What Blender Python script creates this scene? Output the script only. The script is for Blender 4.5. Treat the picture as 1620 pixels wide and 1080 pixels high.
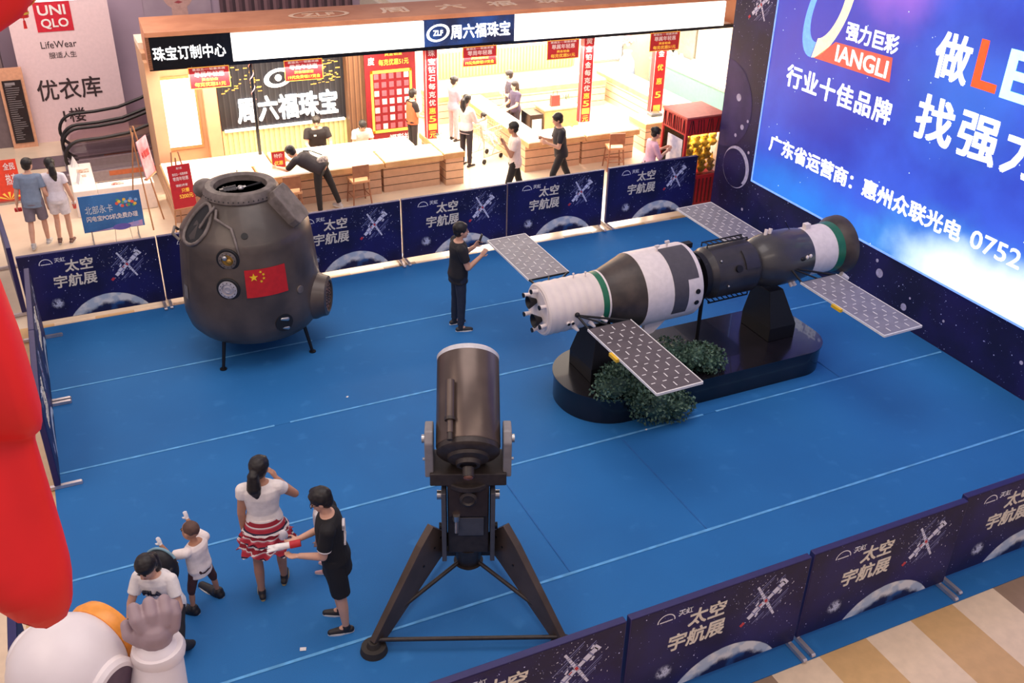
import bpy, math, random
from math import sin, cos, pi, radians as R
from mathutils import Vector as V, Matrix as M

SC = bpy.context.scene
COL = SC.collection
for o_ in list(bpy.data.objects):
    bpy.data.objects.remove(o_)

# ---------------------------------------------------------------- camera
cam_d = bpy.data.cameras.new('camera')
cam_d.sensor_width = 36.0
cam_d.lens = 1557.9 / 1620 * 36.0
cam_d.clip_end = 200
cam = bpy.data.objects.new('camera', cam_d)
COL.objects.link(cam)
yaw, pitch, roll = 0.44426747, 0.52107565, 0.02362129
f_ = V((sin(yaw) * cos(pitch), cos(yaw) * cos(pitch), -sin(pitch)))
r_ = V((cos(yaw), -sin(yaw), 0))
u_ = r_.cross(f_)
r2 = cos(roll) * r_ + sin(roll) * u_
u2 = -sin(roll) * r_ + cos(roll) * u_
mw = M((r2, u2, -f_)).transposed().to_4x4()
mw.translation = (0, 0, 7.41)
cam.matrix_world = mw
SC.camera = cam

# ---------------------------------------------------------------- view, world, large lights
SC.view_settings.view_transform = 'Standard'
SC.view_settings.look = 'None'
SC.view_settings.exposure = 0.0
SC.view_settings.gamma = 1.0
SC.view_settings.use_curve_mapping = False
wd = bpy.data.worlds.new('world')
SC.world = wd
wd.use_nodes = True
wd.node_tree.nodes['Background'].inputs[0].default_value = (0.80, 0.72, 0.86, 1)
wd.node_tree.nodes['Background'].inputs[1].default_value = 0.55


def area(name, loc, size, energy, color, rot=(0, 0, 0)):
    l = bpy.data.lights.new(name, 'AREA')
    l.shape = 'RECTANGLE'
    l.size, l.size_y = size
    l.energy = energy
    l.color = color
    o = bpy.data.objects.new(name, l)
    o.location = loc
    o.rotation_euler = rot
    COL.objects.link(o)
    return o


area('atrium_light', (4.0, 9.0, 13.0), (9, 7), 620, (1.0, 0.90, 0.86))
area('gallery_light', (-4.5, 7.0, 9.5), (3, 10), 300, (1.0, 0.80, 0.62), (0, R(-40), 0))
area('mall_front_light', (4.0, 1.0, 10.0), (12, 2), 260, (1.0, 0.84, 0.72), (R(25), 0, 0))
area('shop_light', (4.2, 20.0, 2.45), (4.6, 0.9), 200, (1.0, 0.84, 0.62))
area('shop_light', (4.2, 18.95, 2.5), (5.0, 0.3), 230, (1.0, 0.86, 0.68))
area('shop_light', (11.0, 21.4, 2.6), (6.0, 4.0), 1150, (1.0, 0.93, 0.82))
area('shop_light', (10.5, 18.9, 2.4), (7.0, 0.4), 380, (1.0, 0.88, 0.70))
area('concourse_light', (-0.5, 20.5, 5.5), (5.0, 5.0), 300, (1.0, 0.80, 0.66))
area('concourse_light', (5.5, 16.7, 4.6), (11.0, 1.6), 150, (1.0, 0.82, 0.62))


# ---------------------------------------------------------------- materials
def lin(h):
    h = h.lstrip('#')
    c = [int(h[i:i + 2], 16) / 255 for i in (0, 2, 4)]
    return tuple((x / 12.92 if x <= 0.04045 else ((x + 0.055) / 1.055) ** 2.4) for x in c) + (1,)


MATS = {}


class NT:
    def __init__(s, name):
        s.m = bpy.data.materials.new(name)
        s.m.use_nodes = True
        s.t = s.m.node_tree
        s.b = s.t.nodes['Principled BSDF']

    def n(s, typ, **kw):
        nd = s.t.nodes.new(typ)
        for k, v in kw.items():
            if k.startswith('i_'):
                k = k[2:]
                nd.inputs[int(k) if k.isdigit() else k].default_value = v
            else:
                setattr(nd, k, v)
        return nd

    def l(s, a, ai, b, bi):
        s.t.links.new(a.outputs[ai], b.inputs[bi])

    def math(s, op, a, b=None, c=None, clamp=False):
        nd = s.t.nodes.new('ShaderNodeMath')
        nd.operation = op
        nd.use_clamp = clamp
        for i, x in enumerate((a, b, c)):
            if x is None:
                continue
            if isinstance(x, (int, float)):
                nd.inputs[i].default_value = x
            else:
                s.t.links.new(x, nd.inputs[i])
        return nd.outputs[0]

    def mix(s, fac, a, b):
        nd = s.t.nodes.new('ShaderNodeMix')
        nd.data_type = 'RGBA'
        for i, x in ((0, fac), (6, a), (7, b)):
            if isinstance(x, (int, float)):
                nd.inputs[i].default_value = x
            elif isinstance(x, tuple):
                nd.inputs[i].default_value = x
            else:
                s.t.links.new(x, nd.inputs[i])
        return nd.outputs[2]

    def ramp(s, x, lo, hi):
        nd = s.t.nodes.new('ShaderNodeMapRange')
        nd.interpolation_type = 'SMOOTHSTEP'
        s.t.links.new(x, nd.inputs[0])
        nd.inputs[1].default_value = lo
        nd.inputs[2].default_value = hi
        return nd.outputs[0]

    def noise(s, scale, detail=3, vec=None, rough=0.5):
        nd = s.n('ShaderNodeTexNoise')
        nd.inputs['Scale'].default_value = scale
        nd.inputs['Detail'].default_value = detail
        nd.inputs['Roughness'].default_value = rough
        if vec is not None:
            s.t.links.new(vec, nd.inputs['Vector'])
        return nd.outputs[0]

    def coord(s):
        return s.n('ShaderNodeTexCoord').outputs['Object']


def mat(name, hexc, rough=0.6, metal=0.0, emit=0.0, var=0.08, scale=14, spec=0.5, coat=0.0, hex2=None):
    if name in MATS:
        return MATS[name]
    t = NT(name)
    c = lin(hexc)
    nz = t.ramp(t.noise(scale, 4, t.coord()), 0.3, 0.7)
    if hex2:
        a, b = c, lin(hex2)
    else:
        a = tuple(x * (1 - var) for x in c[:3]) + (1,)
        b = tuple(min(1, x * (1 + var)) for x in c[:3]) + (1,)
    out = t.mix(nz, a, b)
    t.t.links.new(out, t.b.inputs['Base Color'])
    t.b.inputs['Roughness'].default_value = rough
    t.b.inputs['Metallic'].default_value = metal
    t.b.inputs['Specular IOR Level'].default_value = spec
    t.b.inputs['Coat Weight'].default_value = coat
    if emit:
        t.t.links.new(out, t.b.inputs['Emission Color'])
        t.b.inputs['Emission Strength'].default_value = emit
    MATS[name] = t.m
    return t.m


def glassmat(name, tint='e8f2f4', alpha=0.25):
    if name in MATS:
        return MATS[name]
    t = NT(name)
    tr = t.n('ShaderNodeBsdfTransparent')
    tr.inputs[0].default_value = lin(tint)
    gl = t.n('ShaderNodeBsdfGlossy')
    gl.inputs['Roughness'].default_value = 0.05
    fr = t.n('ShaderNodeFresnel')
    fr.inputs[0].default_value = 1.45
    nz = t.noise(3, 2, t.coord())
    fac = t.math('ADD', fr.outputs[0], t.math('MULTIPLY', nz, alpha * 0.2))
    mx = t.n('ShaderNodeMixShader')
    t.t.links.new(fac, mx.inputs[0])
    t.l(tr, 0, mx, 1)
    t.l(gl, 0, mx, 2)
    t.l(mx, 0, t.t.nodes['Material Output'], 0)
    MATS[name] = t.m
    return t.m


def stripes(name, cols, axis, period, rough=0.5, widths=None, offset=0.0, emit=0.0):
    """repeating colour bands along one object axis (planks, cloth stripes, floor bands)"""
    if name in MATS:
        return MATS[name]
    t = NT(name)
    sep = t.n('ShaderNodeSeparateXYZ')
    t.t.links.new(t.coord(), sep.inputs[0])
    x = t.math('ADD', sep.outputs[axis], offset)
    ph = t.math('FRACT', t.math('DIVIDE', x, period))
    rp = t.n('ShaderNodeValToRGB')
    rp.color_ramp.interpolation = 'CONSTANT'
    el = rp.color_ramp.elements
    n = len(cols)
    pos = widths or [i / n for i in range(n)]
    el[0].position = pos[0]
    el[0].color = lin(cols[0])
    el[1].position = pos[1] if n > 1 else 1
    el[1].color = lin(cols[1 % n])
    for i in range(2, n):
        e = el.new(pos[i])
        e.color = lin(cols[i])
    t.t.links.new(ph, rp.inputs[0])
    nz = t.ramp(t.noise(9, 4, t.coord()), 0.2, 0.8)
    dark = t.n('ShaderNodeMix')
    dark.data_type = 'RGBA'
    dark.blend_type = 'MULTIPLY'
    dark.inputs[0].default_value = 0.12
    t.t.links.new(rp.outputs[0], dark.inputs[6])
    t.t.links.new(nz, dark.inputs[7])
    t.t.links.new(dark.outputs[2], t.b.inputs['Base Color'])
    if emit:
        t.t.links.new(dark.outputs[2], t.b.inputs['Emission Color'])
        t.b.inputs['Emission Strength'].default_value = emit
    t.b.inputs['Roughness'].default_value = rough
    MATS[name] = t.m
    return t.m


def starry(name, base='0d0b3c', base2='1a1550', rough=0.55, dens=1.0, big=True, print_arc=False):
    """printed night sky: navy cloud, small stars, a few soft big dots, optionally a pale planet limb"""
    if name in MATS:
        return MATS[name]
    t = NT(name)
    co = t.coord()
    col = t.mix(t.ramp(t.noise(1.3, 5, co), 0.35, 0.7), lin(base), lin(base2))
    for sc, th, hx in ((9 * dens, 0.10, 'cfd2ff'), (22 * dens, 0.13, '8f94d8')):
        vo = t.n('ShaderNodeTexVoronoi')
        vo.inputs['Scale'].default_value = sc
        t.t.links.new(co, vo.inputs['Vector'])
        keep = t.math('GREATER_THAN', t.noise(sc * 0.37, 1, co), 0.56)
        m1 = t.math('MULTIPLY', t.math('LESS_THAN', vo.outputs['Distance'], th), keep)
        col = t.mix(m1, col, lin(hx))
    if big:
        vo = t.n('ShaderNodeTexVoronoi')
        vo.inputs['Scale'].default_value = 1.5 * dens
        t.t.links.new(co, vo.inputs['Vector'])
        inv = t.n('ShaderNodeMapRange')
        t.t.links.new(vo.outputs['Distance'], inv.inputs[0])
        inv.inputs[1].default_value = 0.11
        inv.inputs[2].default_value = 0.05
        keep = t.math('GREATER_THAN', t.noise(0.9, 1, co), 0.52)
        col = t.mix(t.math('MULTIPLY', inv.outputs[0], keep), col, lin('d9d6f2'))
    if print_arc:
        sep = t.n('ShaderNodeSeparateXYZ')
        t.t.links.new(co, sep.inputs[0])

        def dist(cx, cz):
            dx = t.math('SUBTRACT', sep.outputs[0], cx)
            dz = t.math('SUBTRACT', sep.outputs[2], cz)
            return t.math('SQRT', t.math('ADD', t.math('MULTIPLY', dx, dx), t.math('MULTIPLY', dz, dz)))
        wob = t.math('MULTIPLY', t.math('SUBTRACT', t.noise(7, 5, co, 0.7), 0.5), 0.16)
        d1 = t.math('ADD', dist(1.14, -0.34), t.math('MULTIPLY', wob, 0.12))
        d2 = t.math('ADD', dist(1.18, -0.45), wob)
        inside = t.ramp(t.math('SUBTRACT', 0.70, d1), 0.0, 0.012)
        fade = t.ramp(d2, 0.62, 0.70)
        sea = t.mix(t.ramp(t.noise(5, 5, co), 0.4, 0.62), lin('0c1446'), lin('23508c'))
        ring = t.mix(t.ramp(t.noise(6, 5, co), 0.42, 0.6), lin('b9c6d6'), lin('e6e6e6'))
        col = t.mix(inside, col, t.mix(fade, sea, ring))
        cl = t.math('MULTIPLY', t.ramp(t.math('SUBTRACT', 0.42, dist(1.5, 0.82)), 0.0, 0.3),
                    t.ramp(t.noise(26, 6, co, 0.8), 0.55, 0.75))
        col = t.mix(cl, col, lin('5a66c0'))
        cl2 = t.math('MULTIPLY', t.ramp(t.math('SUBTRACT', 0.1, dist(0.42, 0.32)), 0.0, 0.06),
                     t.ramp(t.noise(22, 5, co, 0.8), 0.42, 0.55))
        col = t.mix(cl2, col, lin('c9cfe8'))
    t.t.links.new(col, t.b.inputs['Base Color'])
    t.b.inputs['Roughness'].default_value = rough
    MATS[name] = t.m
    return t.m


# ---------------------------------------------------------------- mesh building
class MB:
    def __init__(s, m=None):
        s.v, s.f, s.mi, s.ms = [], [], [], []
        s.cur = 0
        if m:
            s.m(m)

    def m(s, material):
        if material not in s.ms:
            s.ms.append(material)
        s.cur = s.ms.index(material)
        return s

    def add(s, vs, fs, mx=None):
        b = len(s.v)
        for p in vs:
            p = V(p)
            if mx is not None:
                p = mx @ p
            s.v.append(tuple(p))
        for f in fs:
            s.f.append([b + i for i in f])
            s.mi.append(s.cur)
        return s

    def box(s, c, d, mx=None, taper=1.0):
        x, y, z = d[0] / 2, d[1] / 2, d[2] / 2
        t = taper
        vs = [(-x, -y, -z), (x, -y, -z), (x, y, -z), (-x, y, -z), (-x * t, -y * t, z), (x * t, -y * t, z), (x * t, y * t, z), (-x * t, y * t, z)]
        vs = [(a + c[0], b + c[1], e + c[2]) for a, b, e in vs]
        return s.add(vs, [(0, 3, 2, 1), (4, 5, 6, 7), (0, 1, 5, 4), (1, 2, 6, 5), (2, 3, 7, 6), (3, 0, 4, 7)], mx)

    def bx(s, x0, x1, y0, y1, z0, z1):
        return s.box(((x0 + x1) / 2, (y0 + y1) / 2, (z0 + z1) / 2), (x1 - x0, y1 - y0, z1 - z0))

    def rings(s, rs, closed=False, cap=True, mx=None):
        n = len(rs[0])
        vs = [p for r in rs for p in r]
        fs = []
        k = len(rs)
        for i in range(k if closed else k - 1):
            a, b = i * n, ((i + 1) % k) * n
            for j in range(n):
                j2 = (j + 1) % n
                fs.append((a + j, a + j2, b + j2, b + j))
        if cap and not closed:
            fs.append(tuple(reversed(range(n))))
            fs.append(tuple((k - 1) * n + j for j in range(n)))
        return s.add(vs, fs, mx)

    def cyl(s, p0, p1, r0, r1=None, n=16, cap=True, mx=None):
        p0, p1 = V(p0), V(p1)
        r1 = r0 if r1 is None else r1
        a, b = frame(p1 - p0)
        rs = []
        for p, r in ((p0, r0), (p1, r1)):
            rs.append([p + a * (r * cos(2 * pi * j / n)) + b * (r * sin(2 * pi * j / n)) for j in range(n)])
        return s.rings(rs, cap=cap, mx=mx)

    def capsule(s, p0, p1, r0, r1=None, n=12, k=4):
        p0, p1 = V(p0), V(p1)
        r1 = r0 if r1 is None else r1
        d = p1 - p0
        if d.length < 1e-6:
            d = V((0, 0, 1e-4))
        w = d.normalized()
        a, b = frame(d)
        rs = []
        for i in range(k + 1):
            t = -pi / 2 + (pi / 2) * i / k
            t = max(t, -pi / 2 + 0.12)
            rs.append([p0 + w * (r0 * sin(t)) + (a * cos(2 * pi * j / n) + b * sin(2 * pi * j / n)) * (r0 * cos(t)) for j in range(n)])
        for i in range(k + 1):
            t = (pi / 2) * i / k
            t = min(t, pi / 2 - 0.12)
            rs.append([p1 + w * (r1 * sin(t)) + (a * cos(2 * pi * j / n) + b * sin(2 * pi * j / n)) * (r1 * cos(t)) for j in range(n)])
        return s.rings(rs)

    def tube(s, pts, r, n=8, closed=False, mx=None):
        pts = [V(p) for p in pts]
        k = len(pts)
        rs = []
        pa = None
        for i, p in enumerate(pts):
            if closed:
                d = pts[(i + 1) % k] - pts[i - 1]
            else:
                d = pts[min(i + 1, k - 1)] - pts[max(i - 1, 0)]
            w = d.normalized()
            if pa is None:
                a, b = frame(d)
            else:
                a = (pa - w * pa.dot(w))
                a = a.normalized() if a.length > 1e-6 else frame(d)[0]
                b = w.cross(a)
            pa = a
            rr = r[i] if isinstance(r, (list, tuple)) else r
            rs.append([p + (a * cos(2 * pi * j / n) + b * sin(2 * pi * j / n)) * rr for j in range(n)])
        return s.rings(rs, closed=closed, mx=mx)

    def lathe(s, prof, n=32, mx=None, a0=0, a1=2 * pi, cap=True):
        rs = []
        for r, z in prof:
            rs.append([(r * cos(2 * pi * j / n), r * sin(2 * pi * j / n), z) for j in range(n)])
        return s.rings(rs, cap=cap, mx=mx)

    def ell(s, c, rad, n=16, k=10, mx=None):
        rs = []
        for i in range(k + 1):
            t = -pi / 2 + pi * i / k
            t = max(min(t, pi / 2 - 0.03), -pi / 2 + 0.03)
            rs.append([(c[0] + rad[0] * cos(t) * cos(2 * pi * j / n), c[1] + rad[1] * cos(t) * sin(2 * pi * j / n), c[2] + rad[2] * sin(t)) for j in range(n)])
        return s.rings(rs, mx=mx)

    def prism(s, poly, h0, h1, mx=None):
        n = len(poly)
        vs = [(x, y, h0) for x, y in poly] + [(x, y, h1) for x, y in poly]
        fs = [tuple(reversed(range(n))), tuple(range(n, 2 * n))]
        fs += [(i, (i + 1) % n, n + (i + 1) % n, n + i) for i in range(n)]
        return s.add(vs, fs, mx)

    def build(s, name, material=None, parent=None, smooth=None, bevel=0.0, loc=None, rot=None, sub=0):
        me = bpy.data.meshes.new(name)
        me.from_pydata(s.v, [], s.f)
        if material is not None:
            me.materials.append(material)
        else:
            for m_ in s.ms:
                me.materials.append(m_)
            me.polygons.foreach_set('material_index', s.mi)
        me.validate()
        if smooth:
            me.shade_smooth()
            me.set_sharp_from_angle(angle=R(smooth))
        o = bpy.data.objects.new(name, me)
        COL.objects.link(o)
        if parent is not None:
            o.parent = parent
        if loc is not None:
            o.location = loc
        if rot is not None:
            o.rotation_euler = rot
        if bevel:
            b = o.modifiers.new('bevel', 'BEVEL')
            b.width = bevel
            b.segments = 2
            b.limit_method = 'ANGLE'
        if sub:
            b = o.modifiers.new('sub', 'SUBSURF')
            b.levels = b.render_levels = sub
        return o


def frame(d):
    d = V(d).normalized()
    ref = V((0, 0, 1)) if abs(d.z) < 0.93 else V((0, 1, 0))
    a = ref.cross(d).normalized()
    return a, d.cross(a)


def tag(o, label, cat, group=None, kind=None):
    o['label'] = label
    o['category'] = cat
    if group:
        o['group'] = group
    if kind:
        o['kind'] = kind
    return o


def thing(name, loc, label, cat, rz=0, group=None):
    o = bpy.data.objects.new(name, None)
    o.empty_display_size = 0.1
    COL.objects.link(o)
    o.location = loc
    o.rotation_euler = (0, 0, rz)
    return tag(o, label, cat, group)


def struct(o):
    o['kind'] = 'structure'
    return o


def kids(o):
    return [c for c in list(COL.objects) if c.parent == o]


def dup(o, loc, rz, label, group=None):
    c = o.copy()
    COL.objects.link(c)
    c.location = loc
    c.rotation_euler = (0, 0, rz)
    c['label'] = label
    if group:
        c['group'] = group
    for k in kids(o):
        a = k.copy()
        COL.objects.link(a)
        a.parent = c
        for g in kids(k):
            b = g.copy()
            COL.objects.link(b)
            b.parent = a
    return c


def part_label(o, text):
    o['label'] = text
    return o


TMP = bpy.data.scenes.new('tmp_eval')


def evalmesh(o):
    """the object's final mesh, evaluated alone in a scratch scene"""
    TMP.collection.objects.link(o)
    vl = TMP.view_layers[0]
    vl.update()
    dg = vl.depsgraph
    dg.update()
    me = bpy.data.meshes.new_from_object(o.evaluated_get(dg))
    return me


def text(name, body, material, parent, loc, size=None, width=None, rz=0, rx=pi / 2, bold=0.0, ext=0.003, shear=0.0, sx=1.0, spacing=1.0, lead=1.0, align='LEFT'):
    """lettering as a mesh; loc = lower left of its ink box; size is ink height or width is ink width"""
    c = bpy.data.curves.new(name, 'FONT')
    c.body = body
    c.size = 1.0
    c.extrude = 0.01
    c.resolution_u = 3
    c.shear = shear
    c.space_character = spacing
    c.space_line = lead
    c.align_x = align
    o = bpy.data.objects.new(name, c)
    me = evalmesh(o)
    bpy.data.objects.remove(o)
    bpy.data.curves.remove(c)
    xs = [v.co.x for v in me.vertices]
    ys = [v.co.y for v in me.vertices]
    w, h = max(xs) - min(xs), max(ys) - min(ys)
    if size and width:
        kx, ky = width / w, size / h
    elif size:
        ky = size / h
        kx = ky * sx
    else:
        kx = width / w
        ky = kx / sx
    x0, y0 = min(xs), min(ys)
    for v in me.vertices:
        v.co = ((v.co.x - x0) * kx, (v.co.y - y0) * ky, v.co.z / 0.01 * ext)
    if bold:
        dx, dy = 0.9 * min(bold, 0.024) * kx, 0.9 * min(bold, 0.024) * ky
        cs = [v.co.copy() for v in me.vertices]
        ps = [tuple(p.vertices) for p in me.polygons]
        vs, fs = [], []
        for q, (ox, oy) in enumerate(((-dx, -dy), (dx, -dy), (-dx, dy), (dx, dy))):
            b0 = len(vs)
            vs += [(v.x + ox, v.y + oy, v.z + 0.0005 * q) for v in cs]
            fs += [[b0 + i for i in p] for p in ps]
        old = me
        me = bpy.data.meshes.new(name)
        me.from_pydata(vs, [], fs)
        bpy.data.meshes.remove(old)
    me.materials.clear()
    me.materials.append(material)
    me.name = name
    ob = bpy.data.objects.new(name, me)
    COL.objects.link(ob)
    ob.parent = parent
    ob.location = loc
    ob.rotation_euler = (rx, 0, rz)
    return ob


def voxel(mb, name, material, parent, vox, it=4, smooth=True, noise=None):
    """fuse overlapping closed shapes into one continuous skin"""
    o = mb.build('tmp_' + name)
    md = o.modifiers.new('r', 'REMESH')
    md.mode = 'VOXEL'
    md.voxel_size = vox
    sm = o.modifiers.new('s', 'SMOOTH')
    sm.factor = 0.5
    sm.iterations = it
    COL.objects.unlink(o)
    me = evalmesh(o)
    old = o.data
    bpy.data.objects.remove(o)
    bpy.data.meshes.remove(old)
    me.materials.clear()
    me.materials.append(material)
    me.name = name
    if noise:
        from mathutils import noise as nz
        amp, sc = noise
        nrm = [v.normal.copy() for v in me.vertices]
        cos_ = [v.co + n_ * (nz.noise(v.co * sc) * amp) for v, n_ in zip(me.vertices, nrm)]
        me.vertices.foreach_set('co', [x for c_ in cos_ for x in c_])
    me.shade_smooth()
    ob = bpy.data.objects.new(name, me)
    COL.objects.link(ob)
    ob.parent = parent
    return ob


random.seed(11)
WHITE = mat('white_paint', 'e9e6e4', 0.5)
BLACK = mat('black_paint', '121014', 0.45)
STEEL = mat('brushed_steel', 'b9b6b4', 0.3, 0.9)
GOLD = mat('gold_print', 'f0c040', 0.45)
REDP = mat('red_print', 'b8202c', 0.5)
PALE = mat('pale_lettering', 'e4e2ea', 0.5)
CREAM = mat('cream_lettering', 'e9dfcf', 0.5)

# ================================================================ SETTING
floor_bands = stripes('stone_floor_bands', ['d6ab74', 'ecd0b0', 'd6ab74', 'ecd0b0', '9c8068', 'ecd0b0'], 0, 3.51, 0.28, offset=-5.74)
floor_cream = mat('cream_stone_floor', 'd8c4ac', 0.22, var=0.05, scale=2)
struct(MB().bx(-8, 24, -4, 14.9, -0.3, -0.012).build('floor', floor_bands))
struct(MB().bx(-8, 24, 14.9, 32, -0.3, -0.012).build('floor_back', floor_cream))

# five rolls of blue carpet laid side by side
cb = NT('blue_carpet')
co = cb.coord()
c1 = cb.mix(cb.ramp(cb.noise(0.55, 4, co), 0.3, 0.7), lin('216aaa'), lin('2678bc'))
c2 = cb.mix(cb.ramp(cb.noise(160, 2, co), 0.3, 0.7), c1, lin('1f64a2'))
c2 = cb.mix(cb.math('MULTIPLY', cb.ramp(cb.noise(4.0, 5, co), 0.58, 0.75), 0.18), c2, lin('4a96d8'))
cb.t.links.new(c2, cb.b.inputs['Base Color'])
cb.b.inputs['Roughness'].default_value = 0.72
cb.b.inputs['Specular IOR Level'].default_value = 0.35
CARPET = cb.m
SEAM = mat('frayed_carpet_edge', '5fa6dc', 0.8, var=0.2, scale=6)
CREASE = mat('carpet_crease', '1f62a4', 0.8)
rolls = [('near edge of the hall, running under the front barriers', 4.88, []),
         ('second roll from the front, under the telescope and the striped skirt woman', 6.87, [(5.8, 6.9, 8.8), (4.04, 6.9, 8.6)]),
         ('middle roll under the front half of the spacecraft plinth', 8.86, [(9.47, 8.9, 9.7)]),
         ('fourth roll from the front, under the man photographing', 10.85, []),
         ('far roll under the capsule, along the back barriers', 12.84, [])]
for i, (txt, y0, cr) in enumerate(rolls):
    t = thing('carpet', (-0.9, y0, 0), 'blue carpet, ' + txt, 'carpet', group='blue carpet rolls')
    y1 = 1.985 if i < 4 else 1.94
    MB().bx(0, 12.34, 0, y1, -0.01, 0).build('pile', CARPET, t)
    if i > 0:
        random.seed(40 + i)
        vs, fs = [], []
        n = 60
        for k in range(n + 1):
            x = 12.3 * k / n
            a = 0.012 + 0.006 * random.random()
            z = 0.004
            vs += [(x, -a, z), (x, a * 1.2, z)]
        for k in range(n):
            if random.random() < 0.012:
                continue
            fs.append((2 * k, 2 * k + 2, 2 * k + 3, 2 * k + 1))
        part_label(MB(SEAM).add(vs, fs).build('edge_seam', None, t), 'pale frayed edge seam')
    for xc, ya, yb in cr:
        MB().tube([(xc + 0.9, ya - y0 + (yb - ya) * k / 8, -0.004 + 0.004 * sin(k * 1.1) ** 2) for k in range(9)], 0.011, 6).build('crease', CREASE, t)

# ---------------------------------------------------------------- crowd barriers
NAVY = mat('navy_board_edge', '262058', 0.5)
SKYP = starry('space_exhibition_print', '0e0a3c', '191560', print_arc=True, dens=1.6, big=False)
FOOTM = mat('barrier_foot_metal', 'c8c0c4', 0.35, 0.7)
STA_W = mat('station_print_white', 'dcdcf0', 0.5)
STA_G = mat('station_print_grey', '7e82b4', 0.5)
STA_R = mat('station_print_red', 'c03848', 0.5)


def rrect(mb, cx, cz, ang, l, w, y, taper=1.0):
    ca, sa = cos(ang), sin(ang)
    pts = []
    for a, b in ((-l / 2, -w / 2), (l / 2, -w / 2 * taper), (l / 2, w / 2 * taper), (-l / 2, w / 2)):
        pts.append((cx + a * ca - b * sa, y, cz + a * sa + b * ca))
    mb.add(pts, [(0, 1, 2, 3)])


def station(mb, cx, cz, k, y, seed=3):
    rnd = random.Random(seed)
    a1 = R(42)
    a2 = R(-60)

    def bar(along, across, ang, l, w, lift, tp=1.0):
        """piece placed by its distance along the long axis and across it"""
        px = cx + (cos(a1) * along + cos(a2) * across) * k
        pz = cz + (sin(a1) * along + sin(a2) * across) * k
        rrect(mb, px, pz, ang, l * k, w * k, y - lift, tp)
    mb.m(STA_G)
    for al, ac, l in ((-.12, -.20, .30), (.10, -.24, .34), (-.02, -.12, .26), (.18, .16, .30), (.02, .22, .36), (-.2, .14, .22), (.3, -.1, .16)):
        bar(al, ac, a1, l, 0.012, 0.0)
        bar(al + 0.02, ac + 0.03, a1, l * 0.7, 0.006, 0.0)
    mb.m(STA_W)
    for i in range(7):
        bar(0, -0.28 + i * 0.093, a2, 0.085, 0.052 - 0.006 * abs(i - 3), 0.0006)
    for al, l, w in ((-.27, .10, .07), (-.17, .09, .10), (-.07, .08, .075), (.08, .10, .06), (.18, .09, .085), (.28, .10, .07), (.34, .05, .11)):
        bar(al, 0, a1, l, w, 0.0008)
    for al, ac in ((-.2, .07), (-.12, -.08), (.22, .08), (.3, -.07)):
        bar(al, ac, a1 + .3, 0.06, 0.03, 0.0009)
    mb.m(STA_G)
    for al, w in ((-.22, .11), (-.12, .09), (.03, .12), (.13, .08), (.24, .10)):
        bar(al, 0, a1, 0.014, w, 0.0012)
    for ac in (-.2, -.1, .1, .2):
        bar(0, ac, a2, 0.012, 0.06, 0.0012)
    bar(-.17, .02, a1, .10, .02, 0.0013)
    mb.m(STA_R)
    bar(-.42, 0, a1, 0.07, 0.05, 0.0014)
    bar(.0, 0.0, a2, 0.06, 0.04, 0.0014)
    bar(-.09, -.02, a1, 0.05, 0.02, 0.0014)
    mb.m(STA_W)
    for _ in range(80):
        px = cx + rnd.gauss(-0.08, 0.24) * k
        pz = cz + rnd.gauss(0.10, 0.17) * k
        rrect(mb, px, pz, rnd.uniform(0, 3), rnd.uniform(.006, .022) * k, rnd.uniform(.005, .012) * k, y - 0.0004)


def arc_logo(mb, x, z, w, y):
    n = 14
    vs, fs = [], []
    for i in range(n + 1):
        t = pi * i / n
        for r in (0.5, 0.44 if 0 < i < n else 0.42):
            vs.append((x + w / 2 - cos(t) * w * r, y, z + sin(t) * w * r * 0.95))
    for i in range(n):
        fs.append((2 * i, 2 * i + 2, 2 * i + 3, 2 * i + 1))
    mb.add(vs, fs)
    rrect(mb, x + w / 2, z + w * 0.02, 0, w * 0.7, w * 0.07, y)


def barrier_proto():
    t = thing('barrier_panel', (0, 0, 0), '', 'barrier', group='space exhibition barriers')
    W, H = 1.96, 1.15
    MB().bx(0, W, -0.035, 0.035, 0.06, H).build('board', NAVY, t, bevel=0.008)
    MB(SKYP).add([(0.012, -0.037, 0.07), (W - 0.012, -0.037, 0.07), (W - 0.012, -0.037, H - 0.012), (0.012, -0.037, H - 0.012)], [(0, 1, 2, 3)]).build('printed_sheet', None, t)
    mb = MB(STA_W)
    station(mb, 1.49, 0.79, 0.76, -0.0385)
    mb.build('station_picture', None, t)
    a = text('lettering', '太空', CREAM, t, (0.62, -0.039, 0.815), size=0.19, width=0.40, bold=0.018, shear=0.10)
    b = text('lettering', '宇航展', CREAM, t, (0.43, -0.039, 0.57), size=0.20, width=0.60, bold=0.018, shear=0.10)
    text('lettering', '天虹', PALE, t, (0.50, -0.039, 0.99), size=0.07, bold=0.012)
    mb = MB(PALE)
    arc_logo(mb, 0.28, 0.975, 0.19, -0.0385)
    mb.build('rainbow_logo', None, t)
    for x in (0.035, W - 0.035):
        f = MB().bx(x - 0.022, x + 0.022, -0.25, 0.25, 0.004, 0.045)
        f.cyl((x - 0.022, -0.25, 0.0225), (x + 0.022, -0.25, 0.0225), 0.0225, n=12)
        f.cyl((x - 0.022, 0.25, 0.0225), (x + 0.022, 0.25, 0.0225), 0.0225, n=12)
        f.bx(x - 0.015, x + 0.015, -0.03, 0.03, 0.04, 0.075)
        f.build('foot', FOOTM, t, smooth=40)
    return t


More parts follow.
